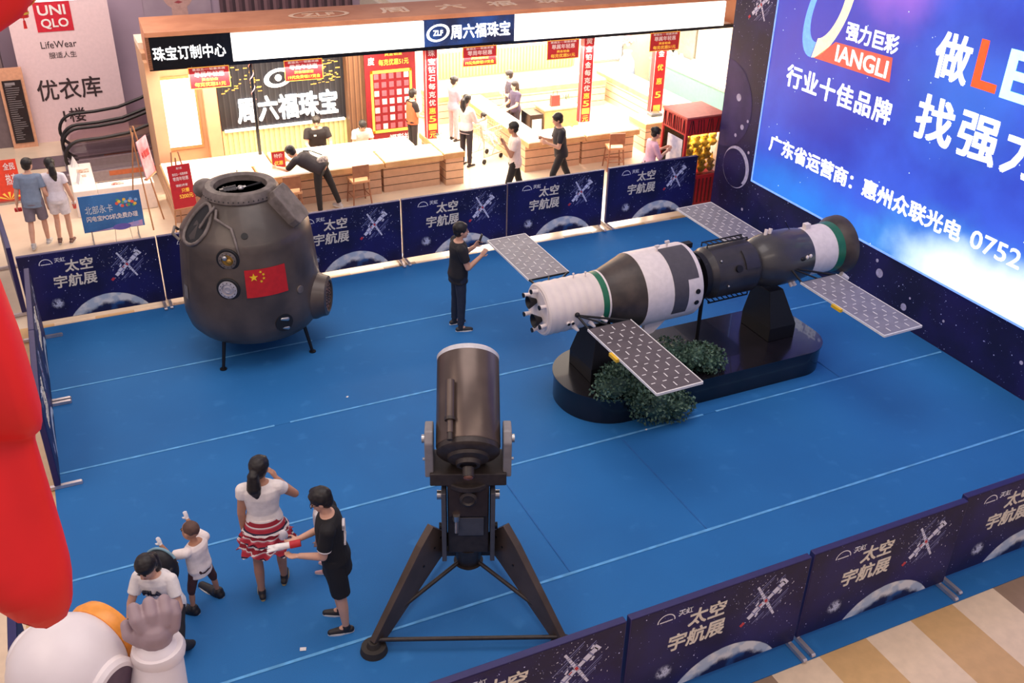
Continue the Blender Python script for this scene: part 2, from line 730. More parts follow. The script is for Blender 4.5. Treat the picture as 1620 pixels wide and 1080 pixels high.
bar0 = barrier_proto()
far = [(-0.99, 14.91, 'barrier panel at the left corner of the back row, before the walking couple'),
       (0.99, 14.93, 'barrier panel of the back row half hidden behind the capsule, red easel above it'),
       (2.985, 14.95, 'barrier panel of the back row just right of the capsule'),
       (4.98, 14.97, 'barrier panel of the back row behind the man photographing'),
       (6.97, 14.99, 'barrier panel of the back row below the walking man in white'),
       (9.04, 15.01, 'rightmost barrier panel of the back row, beside the red toy machine')]
first = True
for x, y, lb in far:
    if first:
        bar0.location = (x, y, 0)
        bar0['label'] = lb
        first = False
    else:
        dup(bar0, (x, y, 0), 0, lb)
dup(bar0, (-0.86, 12.50, 0), R(90), 'side barrier panel in the far left corner, seen edge on')
dup(bar0, (-0.86, 10.53, 0), R(90), 'side barrier panel on the left ending in the open gap of the row')
dup(bar0, (-1.08, 15.30, 0), R(95), 'barrier panel beyond the left corner, outside the carpet, beside the concourse')
dup(bar0, (-1.19, 5.45, 0.0), R(90), 'side barrier panel near the waving astronaut figure, behind its helmet')
for x, lb in ((1.62, 'front barrier panel below the telescope, leftmost of the front row'),
              (3.62, 'front barrier panel right of the telescope foot, second from the left in the front row'),
              (5.63, 'front barrier panel with feet on the carpet edge, third from left in the front row'),
              (7.63, 'front barrier panel at the right edge of the picture')):
    dup(bar0, (x, 5.13 if x < 5 else (5.15 if x < 7 else 5.2), 0), 0, lb)

# ---------------------------------------------------------------- LED wall on the right
WALLP = starry('space_wall_print', '0e0a3a', '1c1458', dens=1.15)
struct(MB().bx(11.45, 12.1, 4.6, 15.0, -0.01, 6.6).build('wall_right', WALLP))
# planets printed on the wall, left of the screen
t = thing('planet_mural', (11.448, 15.0, 0), 'printed planets and station on the navy wall left of the screen', 'mural', rz=R(-90))
PURP = mat('purple_planet_print', '3a2e6c', 0.6, hex2='221a54', scale=2)
RINGW = mat('planet_ring_print', 'b8b2d0', 0.6, var=0.2)


def disc(mb, cx, cz, r, y, r2=None, c2=(0, 0), n=40, a0=0, a1=2 * pi, clip=None):
    pts = []
    for i in range(n + 1):
        a = a0 + (a1 - a0) * i / n
        pts.append((cx + r * cos(a), cz + r * sin(a)))
    if clip:
        pts = [(max(clip[0], min(clip[1], x)), z) for x, z in pts]
    if r2 is None:
        vs = [(cx if not clip else max(clip[0], min(clip[1], cx)), y, cz)] + [(x, y, z) for x, z in pts]
        mb.add(vs, [(0, i, i + 1) for i in range(1, n + 1)])
    else:
        vs = []
        for i in range(n + 1):
            a = a0 + (a1 - a0) * i / n
            x2, z2 = cx + c2[0] + r2 * cos(a), cz + c2[1] + r2 * sin(a)
            if clip:
                x2 = max(clip[0], min(clip[1], x2))
            vs += [(pts[i][0], y, pts[i][1]), (x2, y, z2)]
        mb.add(vs, [(2 * i, 2 * i + 2, 2 * i + 3, 2 * i + 1) for i in range(n)])


mb = MB(PURP)
disc(mb, 0.05, 2.15, 0.82, -0.002, clip=(0.01, 1.1))
mb.build('purple_planet', None, t)
mb = MB(RINGW)
disc(mb, 0.64, 1.07, 0.40, -0.003, 0.38, (-0.02, -0.015))
disc(mb, 0.64, 1.07, 0.40, -0.0035, 0.355, (-0.05, -0.02), a0=R(-40), a1=R(150))
mb.build('planet_ring', None, t)
mb = MB(STA_W)
station(mb, 0.72, 4.05, 0.9, -0.003, 5)
mb.m(RINGW)
for cx, cz, r in ((0.45, 2.35, 0.07), (0.66, 1.85, 0.05), (0.8, 2.0, 0.03), (0.5, 1.65, 0.035), (0.95, 1.45, 0.03), (1.0, 0.35, 0.03), (4.6, 0.62, 0.075), (5.22, 0.31, 0.06), (4.5, 0.8, 0.03), (5.3, 0.5, 0.02), (6.0, 0.45, 0.022), (7.4, 0.5, 0.03)):
    disc(mb, cx, cz, r, -0.003, n=16)
mb.build('station_picture', None, t)

# the screen itself
scr = thing('led_screen', (11.45, 13.8, 1.01), 'huge glowing blue advertising screen on the right wall', 'screen', rz=R(-90))
SW, SH = 8.6, 5.2
lt = NT('led_picture')
co = lt.coord()
sep = lt.n('ShaderNodeSeparateXYZ')
lt.t.links.new(co, sep.inputs[0])
ux, uz = sep.outputs[0], sep.outputs[2]


def blob(cx, cz, rx, rz, lo=1.0, hi=0.0):
    a = lt.math('DIVIDE', lt.math('SUBTRACT', ux, cx), rx)
    b = lt.math('DIVIDE', lt.math('SUBTRACT', uz, cz), rz)
    d = lt.math('SQRT', lt.math('ADD', lt.math('MULTIPLY', a, a), lt.math('MULTIPLY', b, b)))
    d = lt.math('ADD', d, lt.math('MULTIPLY', lt.math('SUBTRACT', lt.noise(1.6, 5, co), 0.5), 0.5))
    return lt.ramp(d, lo, hi)


base = lt.mix(lt.ramp(lt.noise(0.6, 5, co), 0.3, 0.7), lin('2a3cb4'), lin('3a5cd8'))
base = lt.mix(lt.math('MULTIPLY', blob(1.0, 3.2, 2.6, 2.2), 0.8), base, lin('4a3fb4'))
base = lt.mix(lt.math('MULTIPLY', blob(2.6, 4.0, 1.2, 1.0), 0.9), base, lin('b070e0'))
base = lt.mix(lt.math('MULTIPLY', blob(1.4, 1.6, 1.8, 0.9), 0.7), base, lin('2c2ea6'))
base = lt.mix(lt.math('MULTIPLY', blob(1.2, 0.1, 2.6, 0.8), 0.85), base, lin('2b86ea'))
base = lt.mix(lt.math('MULTIPLY', blob(4.2, 2.6, 1.6, 1.4), 0.5), base, lin('3f86f0'))
base = lt.mix(blob(5.3, 0.0, 3.2, 1.3), base, lin('58c4ff'))
base = lt.mix(blob(5.5, 0.1, 2.3, 0.88, 1.0, 0.35), base, lin('f4ffff'))
vo = lt.n('ShaderNodeTexVoronoi')
vo.inputs['Scale'].default_value = 5.5
lt.t.links.new(co, vo.inputs['Vector'])
st = lt.math('MULTIPLY', lt.math('LESS_THAN', vo.outputs['Distance'], 0.055), lt.math('GREATER_THAN', lt.noise(1.1, 1, co), 0.5))
base = lt.mix(st, base, lin('d8f0ff'))
lt.t.links.new(base, lt.b.inputs['Emission Color'])
lt.b.inputs['Emission Strength'].default_value = 1.25
lt.b.inputs['Base Color'].default_value = (0.01, 0.01, 0.015, 1)
lt.b.inputs['Roughness'].default_value = 0.4
MB(lt.m).bx(0, SW, -0.03, 0.0, 0, SH).build('display', None, scr)
EDGE = mat('led_frame_glow', '7fa8ff', 0.4, emit=0.8)
fr = MB(EDGE)
fr.bx(-0.03, 0, -0.04, 0, -0.03, SH)
fr.bx(0, SW, -0.04, 0, -0.03, 0)
fr.build('screen_frame', None, scr)
LW = mat('led_white', 'ffffff', 0.5, emit=1.3)
LR = mat('led_orange', 'ff5a28', 0.5, emit=0.9)
LC = mat('led_cyan', 'b8f8ff', 0.5, emit=1.2)
yl = -0.033
text('lettering', '行业十佳品牌', LW, scr, (0.50, yl, 1.90), width=2.45, size=0.36, bold=0.02, spacing=1.12)
text('lettering', '广东省运营商：惠州众联光电', LW, scr, (0.33, yl, 0.69), width=4.38, size=0.29, bold=0.022)
text('lettering', '0752', LW, scr, (4.9, yl, 0.72), width=0.85, size=0.26, bold=0.01)
text('lettering', '做', LW, scr, (3.54, yl, 2.82), width=0.60, size=0.62, bold=0.03)
text('lettering', 'L', LR, scr, (4.27, yl, 2.86), width=0.37, size=0.60, bold=0.03)
text('lettering', 'E', LC, scr, (4.76, yl, 2.84), width=0.40, size=0.60, bold=0.03)
text('lettering', 'D', mat('led_green', '66e070', 0.5, emit=0.9), scr, (5.28, yl, 2.84), width=0.46, size=0.60, bold=0.03)
text('lettering', '找强力', LW, scr, (3.46, yl, 1.90), width=2.2, size=0.64, bold=0.03, spacing=1.18)
# emblem: an open loop in blue and cream over a red name box
lg = MB(mat('led_logo_blue', '6fa8f0', 0.5, emit=0.9))
n = 40
vs = []
for i in range(n + 1):
    a = R(272) - R(358) * i / n
    for rr in (1.0, 0.70 if i < n / 2 else 0.62):
        x, z = 0.46 * rr * cos(a), 0.86 * rr * sin(a)
        vs.append((1.24 + x + z * 0.30, yl, 3.34 + z))
lg.add(vs[:42], [(2 * i, 2 * i + 1, 2 * i + 3, 2 * i + 2) for i in range(20)])
lg.m(mat('led_logo_cream', 'ffe9b8', 0.5, emit=1.0))
lg.add(vs[40:], [(2 * i, 2 * i + 1, 2 * i + 3, 2 * i + 2) for i in range(20)])
lg.build('logo_loop', None, scr)
lg = MB(mat('led_logo_red', 'd8604e', 0.5, emit=0.75))
lg.add([(1.08, yl, 2.49), (2.80, yl, 2.52), (2.76, yl, 2.88), (1.52, yl, 2.84)], [(0, 1, 2, 3)])
lg.build('logo_box', None, scr)
text('lettering', 'IANGLI', mat('led_offwhite', 'ffe8e0', 0.5, emit=1.0), scr, (1.58, yl - 0.004, 2.56), width=1.12, size=0.25, bold=0.02)
text('lettering', '强力巨彩', LW, scr, (1.72, yl - 0.004, 2.93), width=1.10, size=0.27, bold=0.03)

# ================================================================ EXHIBITS
GLOSSB = mat('glossy_black_plinth', '17141a', 0.22, var=0.5, scale=2, coat=0.3)
MATTB = mat('matte_black_metal', '18171c', 0.5, 0.3)
# ---------------------------------------------------------------- plinth
t = thing('display_plinth', (7.45, 9.82, 0), 'long black plinth with rounded ends and two tapered pylons under the spacecraft', 'plinth')


def stadium(x0, x1, hw, rl, rr, n=16):
    pts = []
    for cx, cy, r, a0 in ((x1 - rr, -hw + rr, rr, -90), (x1 - rr, hw - rr, rr, 0), (x0 + rl, hw - rl, rl, 90), (x0 + rl, -hw + rl, rl, 180)):
        for i in range(n + 1):
            a = R(a0 + 90 * i / n)
            p = (cx + r * cos(a), cy + r * sin(a))
            if not pts or (V(p) - V(pts[-1])).length > 1e-4:
                pts.append(p)
    return pts


MB().prism(stadium(-2.05, 2.06, 0.70, 0.68, 0.50), 0.0, 0.37).build('base', GLOSSB, t, smooth=40)
mb = MB(GLOSSB).prism(stadium(-2.07, 2.08, 0.72, 0.70, 0.52), 0.365, 0.39)
mb.build('top_slab', None, t, smooth=40)
for nm, x, wx, wy, tx in (('pylon', -1.42, 0.56, 0.62, -0.02), ('pylon', 1.44, 0.46, 0.66, -0.08)):
    mb = MB(MATTB)
    z0, z1, z2 = 0.39, 0.60, 1.122
    dy = 0.10
    mb.rings([[(x - wx / 2, dy - wy / 2, z0), (x + wx / 2, dy - wy / 2, z0), (x + wx / 2, dy + wy / 2, z0), (x - wx / 2, dy + wy / 2, z0)],
              [(x - wx / 2, dy - wy / 2, z1), (x + wx / 2, dy - wy / 2, z1), (x + wx / 2, dy + wy / 2, z1), (x - wx / 2, dy + wy / 2, z1)],
              [(x + tx - 0.12, dy - 0.16, z2), (x + tx + 0.12, dy - 0.16, z2), (x + tx + 0.12, dy + 0.22, z2), (x + tx - 0.12, dy + 0.22, z2)]])
    mb.build(nm, None, t, bevel=0.008)
mb = MB(MATTB)
mb.cyl((0.19, 0.1, 0.40), (0.19, 0.1, 1.2), 0.028)
mb.build('support_rod', None, t, smooth=40)
mb = MB(MATTB)
for a in range(4):
    ca, sa = cos(a * pi / 2 + .4), sin(a * pi / 2 + .4)
    mb.cyl((0.19, 0.1, 0.41), (0.19 + 0.14 * ca, 0.1 + 0.14 * sa, 0.40), 0.022, n=8)
mb.cyl((0.19, 0.1, 0.39), (0.19, 0.1, 0.46), 0.05, 0.035)
mb.build('rod_foot', None, t, smooth=40)

# ---------------------------------------------------------------- spacecraft model
SCW = mat('spacecraft_white_skin', 'e8dcd8', 0.5, var=0.05)
SCW2 = mat('quilted_white_blanket', 'e6d8d0', 0.6, var=0.06, scale=4)
SCG = mat('spacecraft_green_band', '1c6a4a', 0.4)
SCB = mat('spacecraft_brown_skirt', '4c4038', 0.45, hex2='352c28', scale=5)
SCD = mat('spacecraft_dark_module', '3a3638', 0.38, hex2='2a272b', scale=4, coat=0.15)
SCP = mat('spacecraft_grey_patch', '4e4a50', 0.45)
SCBL = mat('spacecraft_olive_capsule', '46423f', 0.35, hex2='38363a', scale=3, coat=0.2)
t = thing('spacecraft_model', (5.1, 9.95, 1.475), 'large model spacecraft in white, brown and black with four solar wings on black plinth', 'spacecraft')
t.rotation_euler = (0, -0.018, 0)
AX = M.Rotation(pi / 2, 4, 'Y')   # local z -> +x


def lx(mb, prof, n=40):
    return mb.lathe([(r, z) for z, r in prof], n, mx=AX)


b = MB(SCW2)
pr = [(0.0, 0.28), (0.0, 0.325), (0.02, 0.345)]
for i in range(26):
    x = 0.04 + 0.66 * i / 25
    pr.append((x, 0.345 + 0.004 * sin(i * 1.7) * (1 if i % 2 else -1)))
pr += [(0.78, 0.345), (0.78, 0.30)]
lx(b, pr)
sm_ = b.build('service_module', None, t, smooth=35)
b = MB(SCW)
lx(b, [(-0.005, 0.05), (-0.005, 0.29), (0.01, 0.29), (0.01, 0.05)])
b.build('rear_plate', None, sm_, smooth=35)
for y, z, r in ((0.06, 0.10, 0.085), (0.0 - 0.10, -0.09, 0.095)):
    b = MB(MATTB)
    b.lathe([(0.03, 0.0), (0.05, -0.04), (r, -0.12), (r * 0.93, -0.12), (0.035, -0.03)], 20, mx=M.Translation((0, y, z)) @ AX)
    b.build('engine_nozzle', None, sm_, smooth=35)
for i in range(6):
    a = R(25 + 60 * i)
    y, z = 0.255 * cos(a), 0.255 * sin(a)
    b = MB(SCW)
    b.cyl((0.0, y, z), (-0.09, y * 1.05, z * 1.05), 0.024, 0.03, 12)
    b.m(MATTB).cyl((-0.09, y * 1.05, z * 1.05), (-0.105, y * 1.05, z * 1.05), 0.03, 0.033, 12)
    b.build('thruster', None, sm_, smooth=35)
# side thruster pairs and fairings on the white cylinder
for x, a, kind in ((0.26, -105, 'p'), (0.36, -120, 'f'), (0.60, -120, 'f'), (0.76, -112, 'f'), (0.5, 92, 's'), (0.66, 88, 's')):
    a = R(a + 90 if kind != 's' else a)
    b = MB(SCW)
    ang = a
    dy, dz = -cos(ang), sin(ang)
    c = V((x, dy * 0.345, dz * 0.345))
    d = V((0, dy, dz))
    if kind == 'p':
        for q in (0, 0.06):
            b.m(SCW).cyl(c + V((q, 0, 0)) - d * 0.02, c + V((q, 0, 0)) + d * 0.025, 0.026, n=12)
            b.m(MATTB).cyl(c + V((q, 0, 0)) + d * 0.025, c + V((q, 0, 0)) + d * 0.03, 0.021, n=12)
        b.build('thruster', None, sm_, smooth=35)
    elif kind == 'f':
        b.capsule(c, c + d * 0.07 + V((0.03, 0, 0)), 0.035, 0.02, 10)
        b.build('fairing', None, sm_, smooth=35)
    else:
        b.cyl(c, c + d * 0.05, 0.008, n=8)
        b.ell(c + d * 0.06, (0.018, 0.014, 0.014), 8, 6)
        b.build('sensor', None, sm_, smooth=35)
b = MB(SCG)
lx(b, [(0.775, 0.30), (0.775, 0.348), (0.865, 0.348), (0.865, 0.30)])
b.build('green_band', None, t, smooth=35)
b = MB(SCW)
lx(b, [(0.86, 0.30), (0.86, 0.354), (0.885, 0.354), (0.885, 0.30)])
b.build('white_ring', None, t, smooth=35)
b = MB(SCB)
lx(b, [(0.88, 0.30), (0.88, 0.35), (0.95, 0.36), (1.33, 0.497), (1.345, 0.497), (1.345, 0.4)])
b.build('skirt_cone', None, t, smooth=35)
b = MB(SCW)
lx(b, [(1.34, 0.4), (1.34, 0.503), (1.36, 0.505), (2.17, 0.505), (2.20, 0.49), (2.20, 0.30)])
dr = b.build('drum', None, t, smooth=35)


def patch(mb, x0, x1, a0, a1, r, n=14, th=0.006):
    """curved plate on a cylinder about local x; angle 0 faces the camera side (-y), 90 is up"""
    rs = []
    for rr in (r, r + th):
        for x in (x0, x1):
            rs.append([(x, -rr * cos(R(a0 + (a1 - a0) * i / n)), rr * sin(R(a0 + (a1 - a0) * i / n))) for i in range(n + 1)])
    vs = [p for q in rs for p in q]
    m_ = n + 1
    fs = []
    for i in range(n):
        fs.append((2 * m_ + i, 3 * m_ + i, 3 * m_ + i + 1, 2 * m_ + i + 1))
        fs.append((i, 2 * m_ + i, 2 * m_ + i + 1, i + 1))
        fs.append((m_ + i, m_ + i + 1, 3 * m_ + i + 1, 3 * m_ + i))
    fs.append((0, m_, 3 * m_, 2 * m_))
    fs.append((n, 2 * m_ + n, 3 * m_ + n, m_ + n))
    return mb.add(vs, fs)


b = MB(SCP)
patch(b, 1.74, 1.96, -28, 27, 0.503)
patch(b, 1.74, 2.13, 27, 92, 0.503)
b.build('dark_patch', None, dr, smooth=35)
for a in (6, -13):
    b = MB(MATTB)
    dy, dz = -cos(R(a)), sin(R(a))
    b.cyl((2.10, dy * 0.49, dz * 0.49), (2.10, dy * 0.515, dz * 0.515), 0.035, n=16)
    b.build('round_port', None, dr, smooth=35)
b = MB(SCW)
b.prism([(1.52, -0.66), (1.66, -0.64), (1.84, -0.49), (1.84, -0.44), (1.52, -0.44)], -0.05, 0.02, M.Rotation(pi / 2, 4, 'X') @ M.Translation((0, 0, 0.16)))
b.build('fin', None, dr)
for x, y in ((1.72, -0.02), (1.92, 0.05)):
    b = MB(SCW)
    b.cyl((x, y, 0.49), (x, y, 0.57), 0.014, n=8)
    b.box((x, y, 0.575), (0.06, 0.03, 0.025))
    b.build('antenna', None, dr, smooth=35)
b = MB(MATTB)
for a in (70, 190, 310):
    b.box((2.26, -0.30 * cos(R(a)), 0.30 * sin(R(a))), (0.16, 0.1, 0.1))
b.box((2.24, 0.1, 0.44), (0.2, 0.09, 0.07))
b.box((2.24, -0.1, -0.46), (0.14, 0.1, 0.06))
b.build('docking_latch', None, t)
b = MB(MATTB)
lx(b, [(2.18, 0.2), (2.18, 0.30), (2.30, 0.30), (2.30, 0.22), (2.38, 0.22), (2.38, 0.33), (2.46, 0.33), (2.46, 0.2)])
b.build('docking_ring', None, t, smooth=35)
b = MB(SCD)
lx(b, [(2.44, 0.2), (2.45, 0.27), (2.56, 0.36), (3.20, 0.375), (3.30, 0.30), (3.33, 0.2)], 28)
om = b.build('orbital_module', None, t, smooth=25)
b = MB(SCD)
patch(b, 2.98, 3.2, 20, 62, 0.372, th=0.02)
b.build('equipment_panel', None, om, smooth=25)
b = MB(MATTB)
b.cyl((2.86, -0.36 * cos(R(25)), 0.36 * sin(R(25))), (2.86, -0.40 * cos(R(25)), 0.40 * sin(R(25))), 0.05, n=16)
b.build('round_port', None, om, smooth=35)
for x, a in ((2.62, 48), (2.70, -10)):
    b = MB(STEEL)
    b.ell((x, -0.372 * cos(R(a)), 0.372 * sin(R(a))), (0.018, 0.018, 0.018), 8, 6)
    b.build('stud', None, om, smooth=60)
for y, z in ((0.02, 0.41), (-0.14, -0.40)):
    b = MB(MATTB)
    b.tube([(2.56, y, z * 0.9), (2.56, y, z), (3.22, y, z), (3.22, y, z * 0.9)], 0.012, 6)
    b.tube([(2.56, y + .13, z * 0.85), (2.56, y + .13, z * .97), (3.22, y + .13, z * .97), (3.22, y + .13, z * 0.85)], 0.012, 6)
    for k in range(8):
        b.cyl((2.6 + 0.08 * k, y, z), (2.6 + 0.08 * k, y + .13, z * .97), 0.008, n=6)
    b.build('ladder_rail', None, om, smooth=40)
b = MB(SCBL)
lx(b, [(3.30, 0.15), (3.31, 0.27), (3.34, 0.305), (3.42, 0.345), (3.56, 0.38), (3.76, 0.394), (4.0, 0.385), (4.17, 0.36), (4.18, 0.30)])
dc = b.build('descent_capsule', None, t, smooth=30)
for x, a in ((3.93, 16), (4.0, 18), (4.06, 19)):
    b = MB(SCW if x != 3.93 else MATTB)
    b.ell((x, -0.388 * cos(R(a)), 0.388 * sin(R(a))), (0.026 if x != 3.93 else 0.045, 0.02, 0.03), 10, 8)
    b.build('sensor', None, dc, smooth=60)
for x, a in ((3.55, 98), (3.62, 98), (3.86, -52), (3.92, -52)):
    b = MB(SCW)
    dy, dz = -cos(R(a)), sin(R(a))
    b.cyl((x, dy * 0.34, dz * 0.34), (x + .03, dy * 0.45, dz * 0.45), 0.022, 0.028, 10)
    b.build('thruster', None, dc, smooth=35)
b = MB(MATTB)
b.cyl((3.98, 0.05, 0.37), (3.9, 0.08, 0.5), 0.006, n=6)
b.build('antenna', None, dc)
b = MB(SCW)
lx(b, [(4.17, 0.28), (4.17, 0.352), (4.60, 0.352), (4.60, 0.28)])
wm = b.build('propulsion_section', None, t, smooth=35)
b = MB(SCW)
b.box((4.26, 0.03, 0.385), (0.09, 0.08, 0.09))
b.build('antenna_box', None, wm, bevel=0.008)
b = MB(SCG)
lx(b, [(4.59, 0.28), (4.59, 0.356), (4.72, 0.37), (4.72, 0.28)])
b.build('green_band', None, t, smooth=35)
b = MB(SCB)
lx(b, [(4.71, 0.28), (4.71, 0.37), (4.80, 0.425), (4.90, 0.43), (4.90, 0.40), (4.85, 0.36), (4.85, 0.05)])
b.build('end_flange', None, t, smooth=35)
b = MB(SCW)
b.cyl((4.75, -0.3, -0.33), (4.86, -0.34, -0.40), 0.05, 0.03, 12)
b.build('thruster', None, t, smooth=35)

PANEL = mat('solar_panel_cells', '5a5154', 0.42, var=0.1, scale=6)
PANEL2 = mat('solar_panel_cells_pale', '807c84', 0.40, var=0.1, scale=6)
MARK = mat('solar_panel_marks', 'e6e2e0', 0.5)
YTAG = mat('yellow_tag_plastic', 'e8b820', 0.5)


def solar(x0, x1, y0, y1, z, label, pm, tagx=None, inner=None):
    """one wing: board, white rim, marks, truss; y0 is the inner end"""
    w = MB(pm).bx(x0, x1, min(y0, y1), max(y0, y1), z - 0.012, z + 0.012).build('solar_wing', None, t)
    part_label(w, label)
    e = MB(MARK)
    lo, hi = min(y0, y1), max(y0, y1)
    for xx in (x0, x1):
        e.bx(xx - 0.006, xx + 0.006, lo, hi, z - 0.014, z + 0.016)
    yo = y1
    e.bx(x0, x1, yo - 0.008, yo + 0.008, z - 0.014, z + 0.016)
    e.build('wing_rim', None, w)
    d = MB(MARK)
    nx, ny = 4, 8
    for i in range(nx + 1):
        for j in range(ny + 1):
            cx = x0 + (x1 - x0) * (i + 0.0) / nx
            cy = lo + (hi - lo) * (j + 0.0) / ny
            if 0 < i < nx and j < ny:
                my = cy + (hi - lo) / ny * (0.5 if (i + j) % 1 == 0 else 0)
                d.bx(cx - 0.006, cx + 0.006, my - 0.042, my + 0.042, z + 0.011, z + 0.0145)
            if 0 < j < ny and i < nx:
                mx_ = cx + (x1 - x0) / nx * 0.5
                d.bx(mx_ - 0.027, mx_ + 0.027, cy - 0.006, cy + 0.006, z + 0.011, z + 0.0145)
    d.build('cell_marks', None, w)
    xm = (x0 + x1) / 2
    yb = -0.34 if y0 < 0 else 0.34
    tr = MB(MATTB)
    hx = x0 - 0.02
    tr.cyl((hx, yb * 1.02, 0.0), (x0 + 0.02, y0, z), 0.016, n=8)
    tr.cyl((hx, yb * 1.02, 0.0), (x1 - 0.02, y0, z), 0.016, n=8)
    tr.cyl((hx, yb * 1.02, 0.0), (xm, y0, z), 0.012, n=8)
    tr.cyl((x0, y0, z), (x1, y0, z), 0.014, n=8)
    tr.ell((hx, yb * 1.03, 0.01), (0.035, 0.035, 0.035), 10, 8)
    tr.build('wing_truss', None, w, smooth=40)
    if tagx is not None:
        g_ = MB(YTAG).bx(x0 - 0.045, x0 - 0.004, tagx - 0.09, tagx + 0.09, z - 0.03, z + 0.012)
        part_label(g_.build('tag', None, w), 'yellow plastic tag')


solar(0.40, 1.02, -0.60, -2.22, -0.085, 'front left solar wing above the green garland', PANEL, -1.30)
solar(0.32, 0.94, 0.95, 2.37, -0.085, 'rear left solar wing beside the photographing man', PANEL2)
solar(3.76, 4.38, -0.58, -2.20, -0.135, 'front right solar wing close to the navy wall', PANEL2, -1.35)
solar(3.64, 4.30, 0.92, 2.35, -0.135, 'rear right solar wing near the toy machine', PANEL2)

# ---------------------------------------------------------------- green garland on the plinth
LEAF = mat('garland_leaf', '4a6a56', 0.6, hex2='2c4438', scale=9)
LEAF2 = mat('garland_leaf_pale', '6f8c76', 0.6, hex2='46624f', scale=9)


def garland(loc, blobs, label, seed, n=900):
    o = thing('garland', loc, label, 'artificial plant', group='green artificial garlands on the plinth')
    rnd = random.Random(seed)
    core = MB(LEAF)
    for c, r in blobs:
        core.ell(c, tuple(x * 0.8 for x in r), 12, 8)
    voxel(core, 'core', LEAF, o, 0.03, 2, noise=(0.03, 9))
    f = MB(LEAF)
    for c, r in blobs:
        for _ in range(n):
            d = V((rnd.gauss(0, 1), rnd.gauss(0, 1), rnd.gauss(0.3, 1))).normalized()
            k = rnd.uniform(0.75, 1.22)
            p = V((c[0] + d.x * r[0] * k, c[1] + d.y * r[1] * k, max(0.01 - loc[2], c[2] + d.z * r[2] * k)))
            a = V((rnd.gauss(0, 1), rnd.gauss(0, 1), rnd.gauss(0, 1))).normalized()
            q = (d * 0.7 + a * 0.7).normalized()
            s_ = q.cross(a).normalized() * rnd.uniform(0.007, 0.015)
            L_ = rnd.uniform(0.03, 0.06)
            f.m(LEAF if rnd.random() < 0.6 else LEAF2)
            f.add([p - s_, p + q * L_ * 0.5 - s_ * 1.6, p + q * L_, p + q * L_ * 0.5 + s_ * 1.6], [(0, 1, 2, 3)])
    f.build('leaves', None, o)
    return o


garland((5.98, 9.22, 0.40), [((-0.05, 0.02, 0.12), (0.30, 0.18, 0.17)), ((0.28, 0.0, 0.10), (0.26, 0.2, 0.17)), ((0.1, 0.18, 0.16), (0.3, 0.18, 0.17))], 'dark green garland clump on the plinth front edge beneath the front left wing', 1, 800)
garland((6.36, 8.90, 0.0), [((0, 0.05, 0.30), (0.30, 0.17, 0.24)), ((0.28, 0.02, 0.22), (0.26, 0.16, 0.18)), ((-0.2, 0.1, 0.42), (0.16, 0.14, 0.12))], 'dark green garland clump hanging down the plinth front to the carpet', 2, 800)
garland((7.22, 9.55, 0.40), [((0.08, -0.12, 0.14), (0.30, 0.2, 0.18)), ((-0.25, 0.05, 0.15), (0.32, 0.26, 0.19)), ((-0.5, -0.1, 0.12), (0.25, 0.22, 0.16)), ((0.25, -0.2, 0.1), (0.2, 0.18, 0.16))], 'dark green garland clump on the plinth beside the thin support rod', 3, 800)

# ---------------------------------------------------------------- re-entry capsule
CAPM = mat('scorched_capsule_skin', '5c4f46', 0.40, hex2='3c332e', scale=1.6, coat=0.1)
CAPR = mat('capsule_collar', '7c706a', 0.5, hex2='5e544e', scale=8)
CAPD = mat('capsule_dark_interior', '141214', 0.6)
t = thing('reentry_capsule', (2.07, 13.15, 0), 'dark scorched bell shaped re-entry capsule with red flag on four thin legs', 'capsule')
PROF = [(0.40, 0.36), (0.66, 0.365), (0.84, 0.42), (0.93, 0.53), (0.972, 0.70), (0.972, 0.90), (0.955, 1.2), (0.93, 1.5), (0.90, 1.80), (0.885, 1.89), (0.85, 1.945), (0.66, 2.16), (0.47, 2.38), (0.43, 2.41), (0.37, 2.41), (0.36, 2.05), (0.1, 2.05)]


def rad(z):
    for (r0, z0), (r1, z1) in zip(PROF, PROF[1:]):
        if z0 <= z <= z1 and z1 > z0:
            return r0 + (r1 - r0) * (z - z0) / (z1 - z0)
    return 0.9


def cp(a, z, off=0.0):
    r = rad(z) + off
    return V((r * cos(R(a)), r * sin(R(a)), z))


hull = MB().lathe(PROF, 64).build('hull', CAPM, t, smooth=28)
b = MB()
b.lathe([(0.37, 2.34), (0.485, 2.34), (0.515, 2.37), (0.512, 2.43), (0.47, 2.485), (0.40, 2.50), (0.36, 2.47), (0.35, 2.36)], 48)
col = b.build('hatch_collar', CAPR, t, smooth=35)
b = MB(CAPD)
for k in range(48):
    a = 2 * pi * k / 48
    b.cyl((0.508 * cos(a), 0.508 * sin(a), 2.40), (0.517 * cos(a), 0.517 * sin(a), 2.405), 0.010, n=6)
b.build('bolt_holes', None, col)
b = MB(CAPD)
b.lathe([(0.345, 2.40), (0.355, 2.06), (0.02, 2.06), (0.02, 2.07), (0.33, 2.075), (0.335, 2.40)], 32)
b.build('hatch_interior', None, t)
b = MB(mat('hatch_mechanism_grey', '3c383a', 0.4, 0.3))
b.cyl((-0.24, 0.06, 2.36), (-0.05, 0.06, 2.38), 0.07, n=14)
for q in range(4):
    b.cyl((-0.22 + q * 0.045, 0.06, 2.362), (-0.20 + q * 0.045, 0.06, 2.365), 0.08, n=14)
b.m(STEEL).cyl((-0.05, 0.06, 2.38), (0.08, 0.08, 2.39), 0.03, n=12)
b.m(MATTB).cyl((0.06, 0.06, 2.39), (0.31, 0.14, 2.40), 0.02, n=8)
b.m(STEEL).ell((0.0, 0.02, 2.40), (0.05, 0.05, 0.05), 12, 8)
b.cyl((-0.27, -0.05, 2.2), (-0.28, -0.07, 2.44), 0.02, n=8)
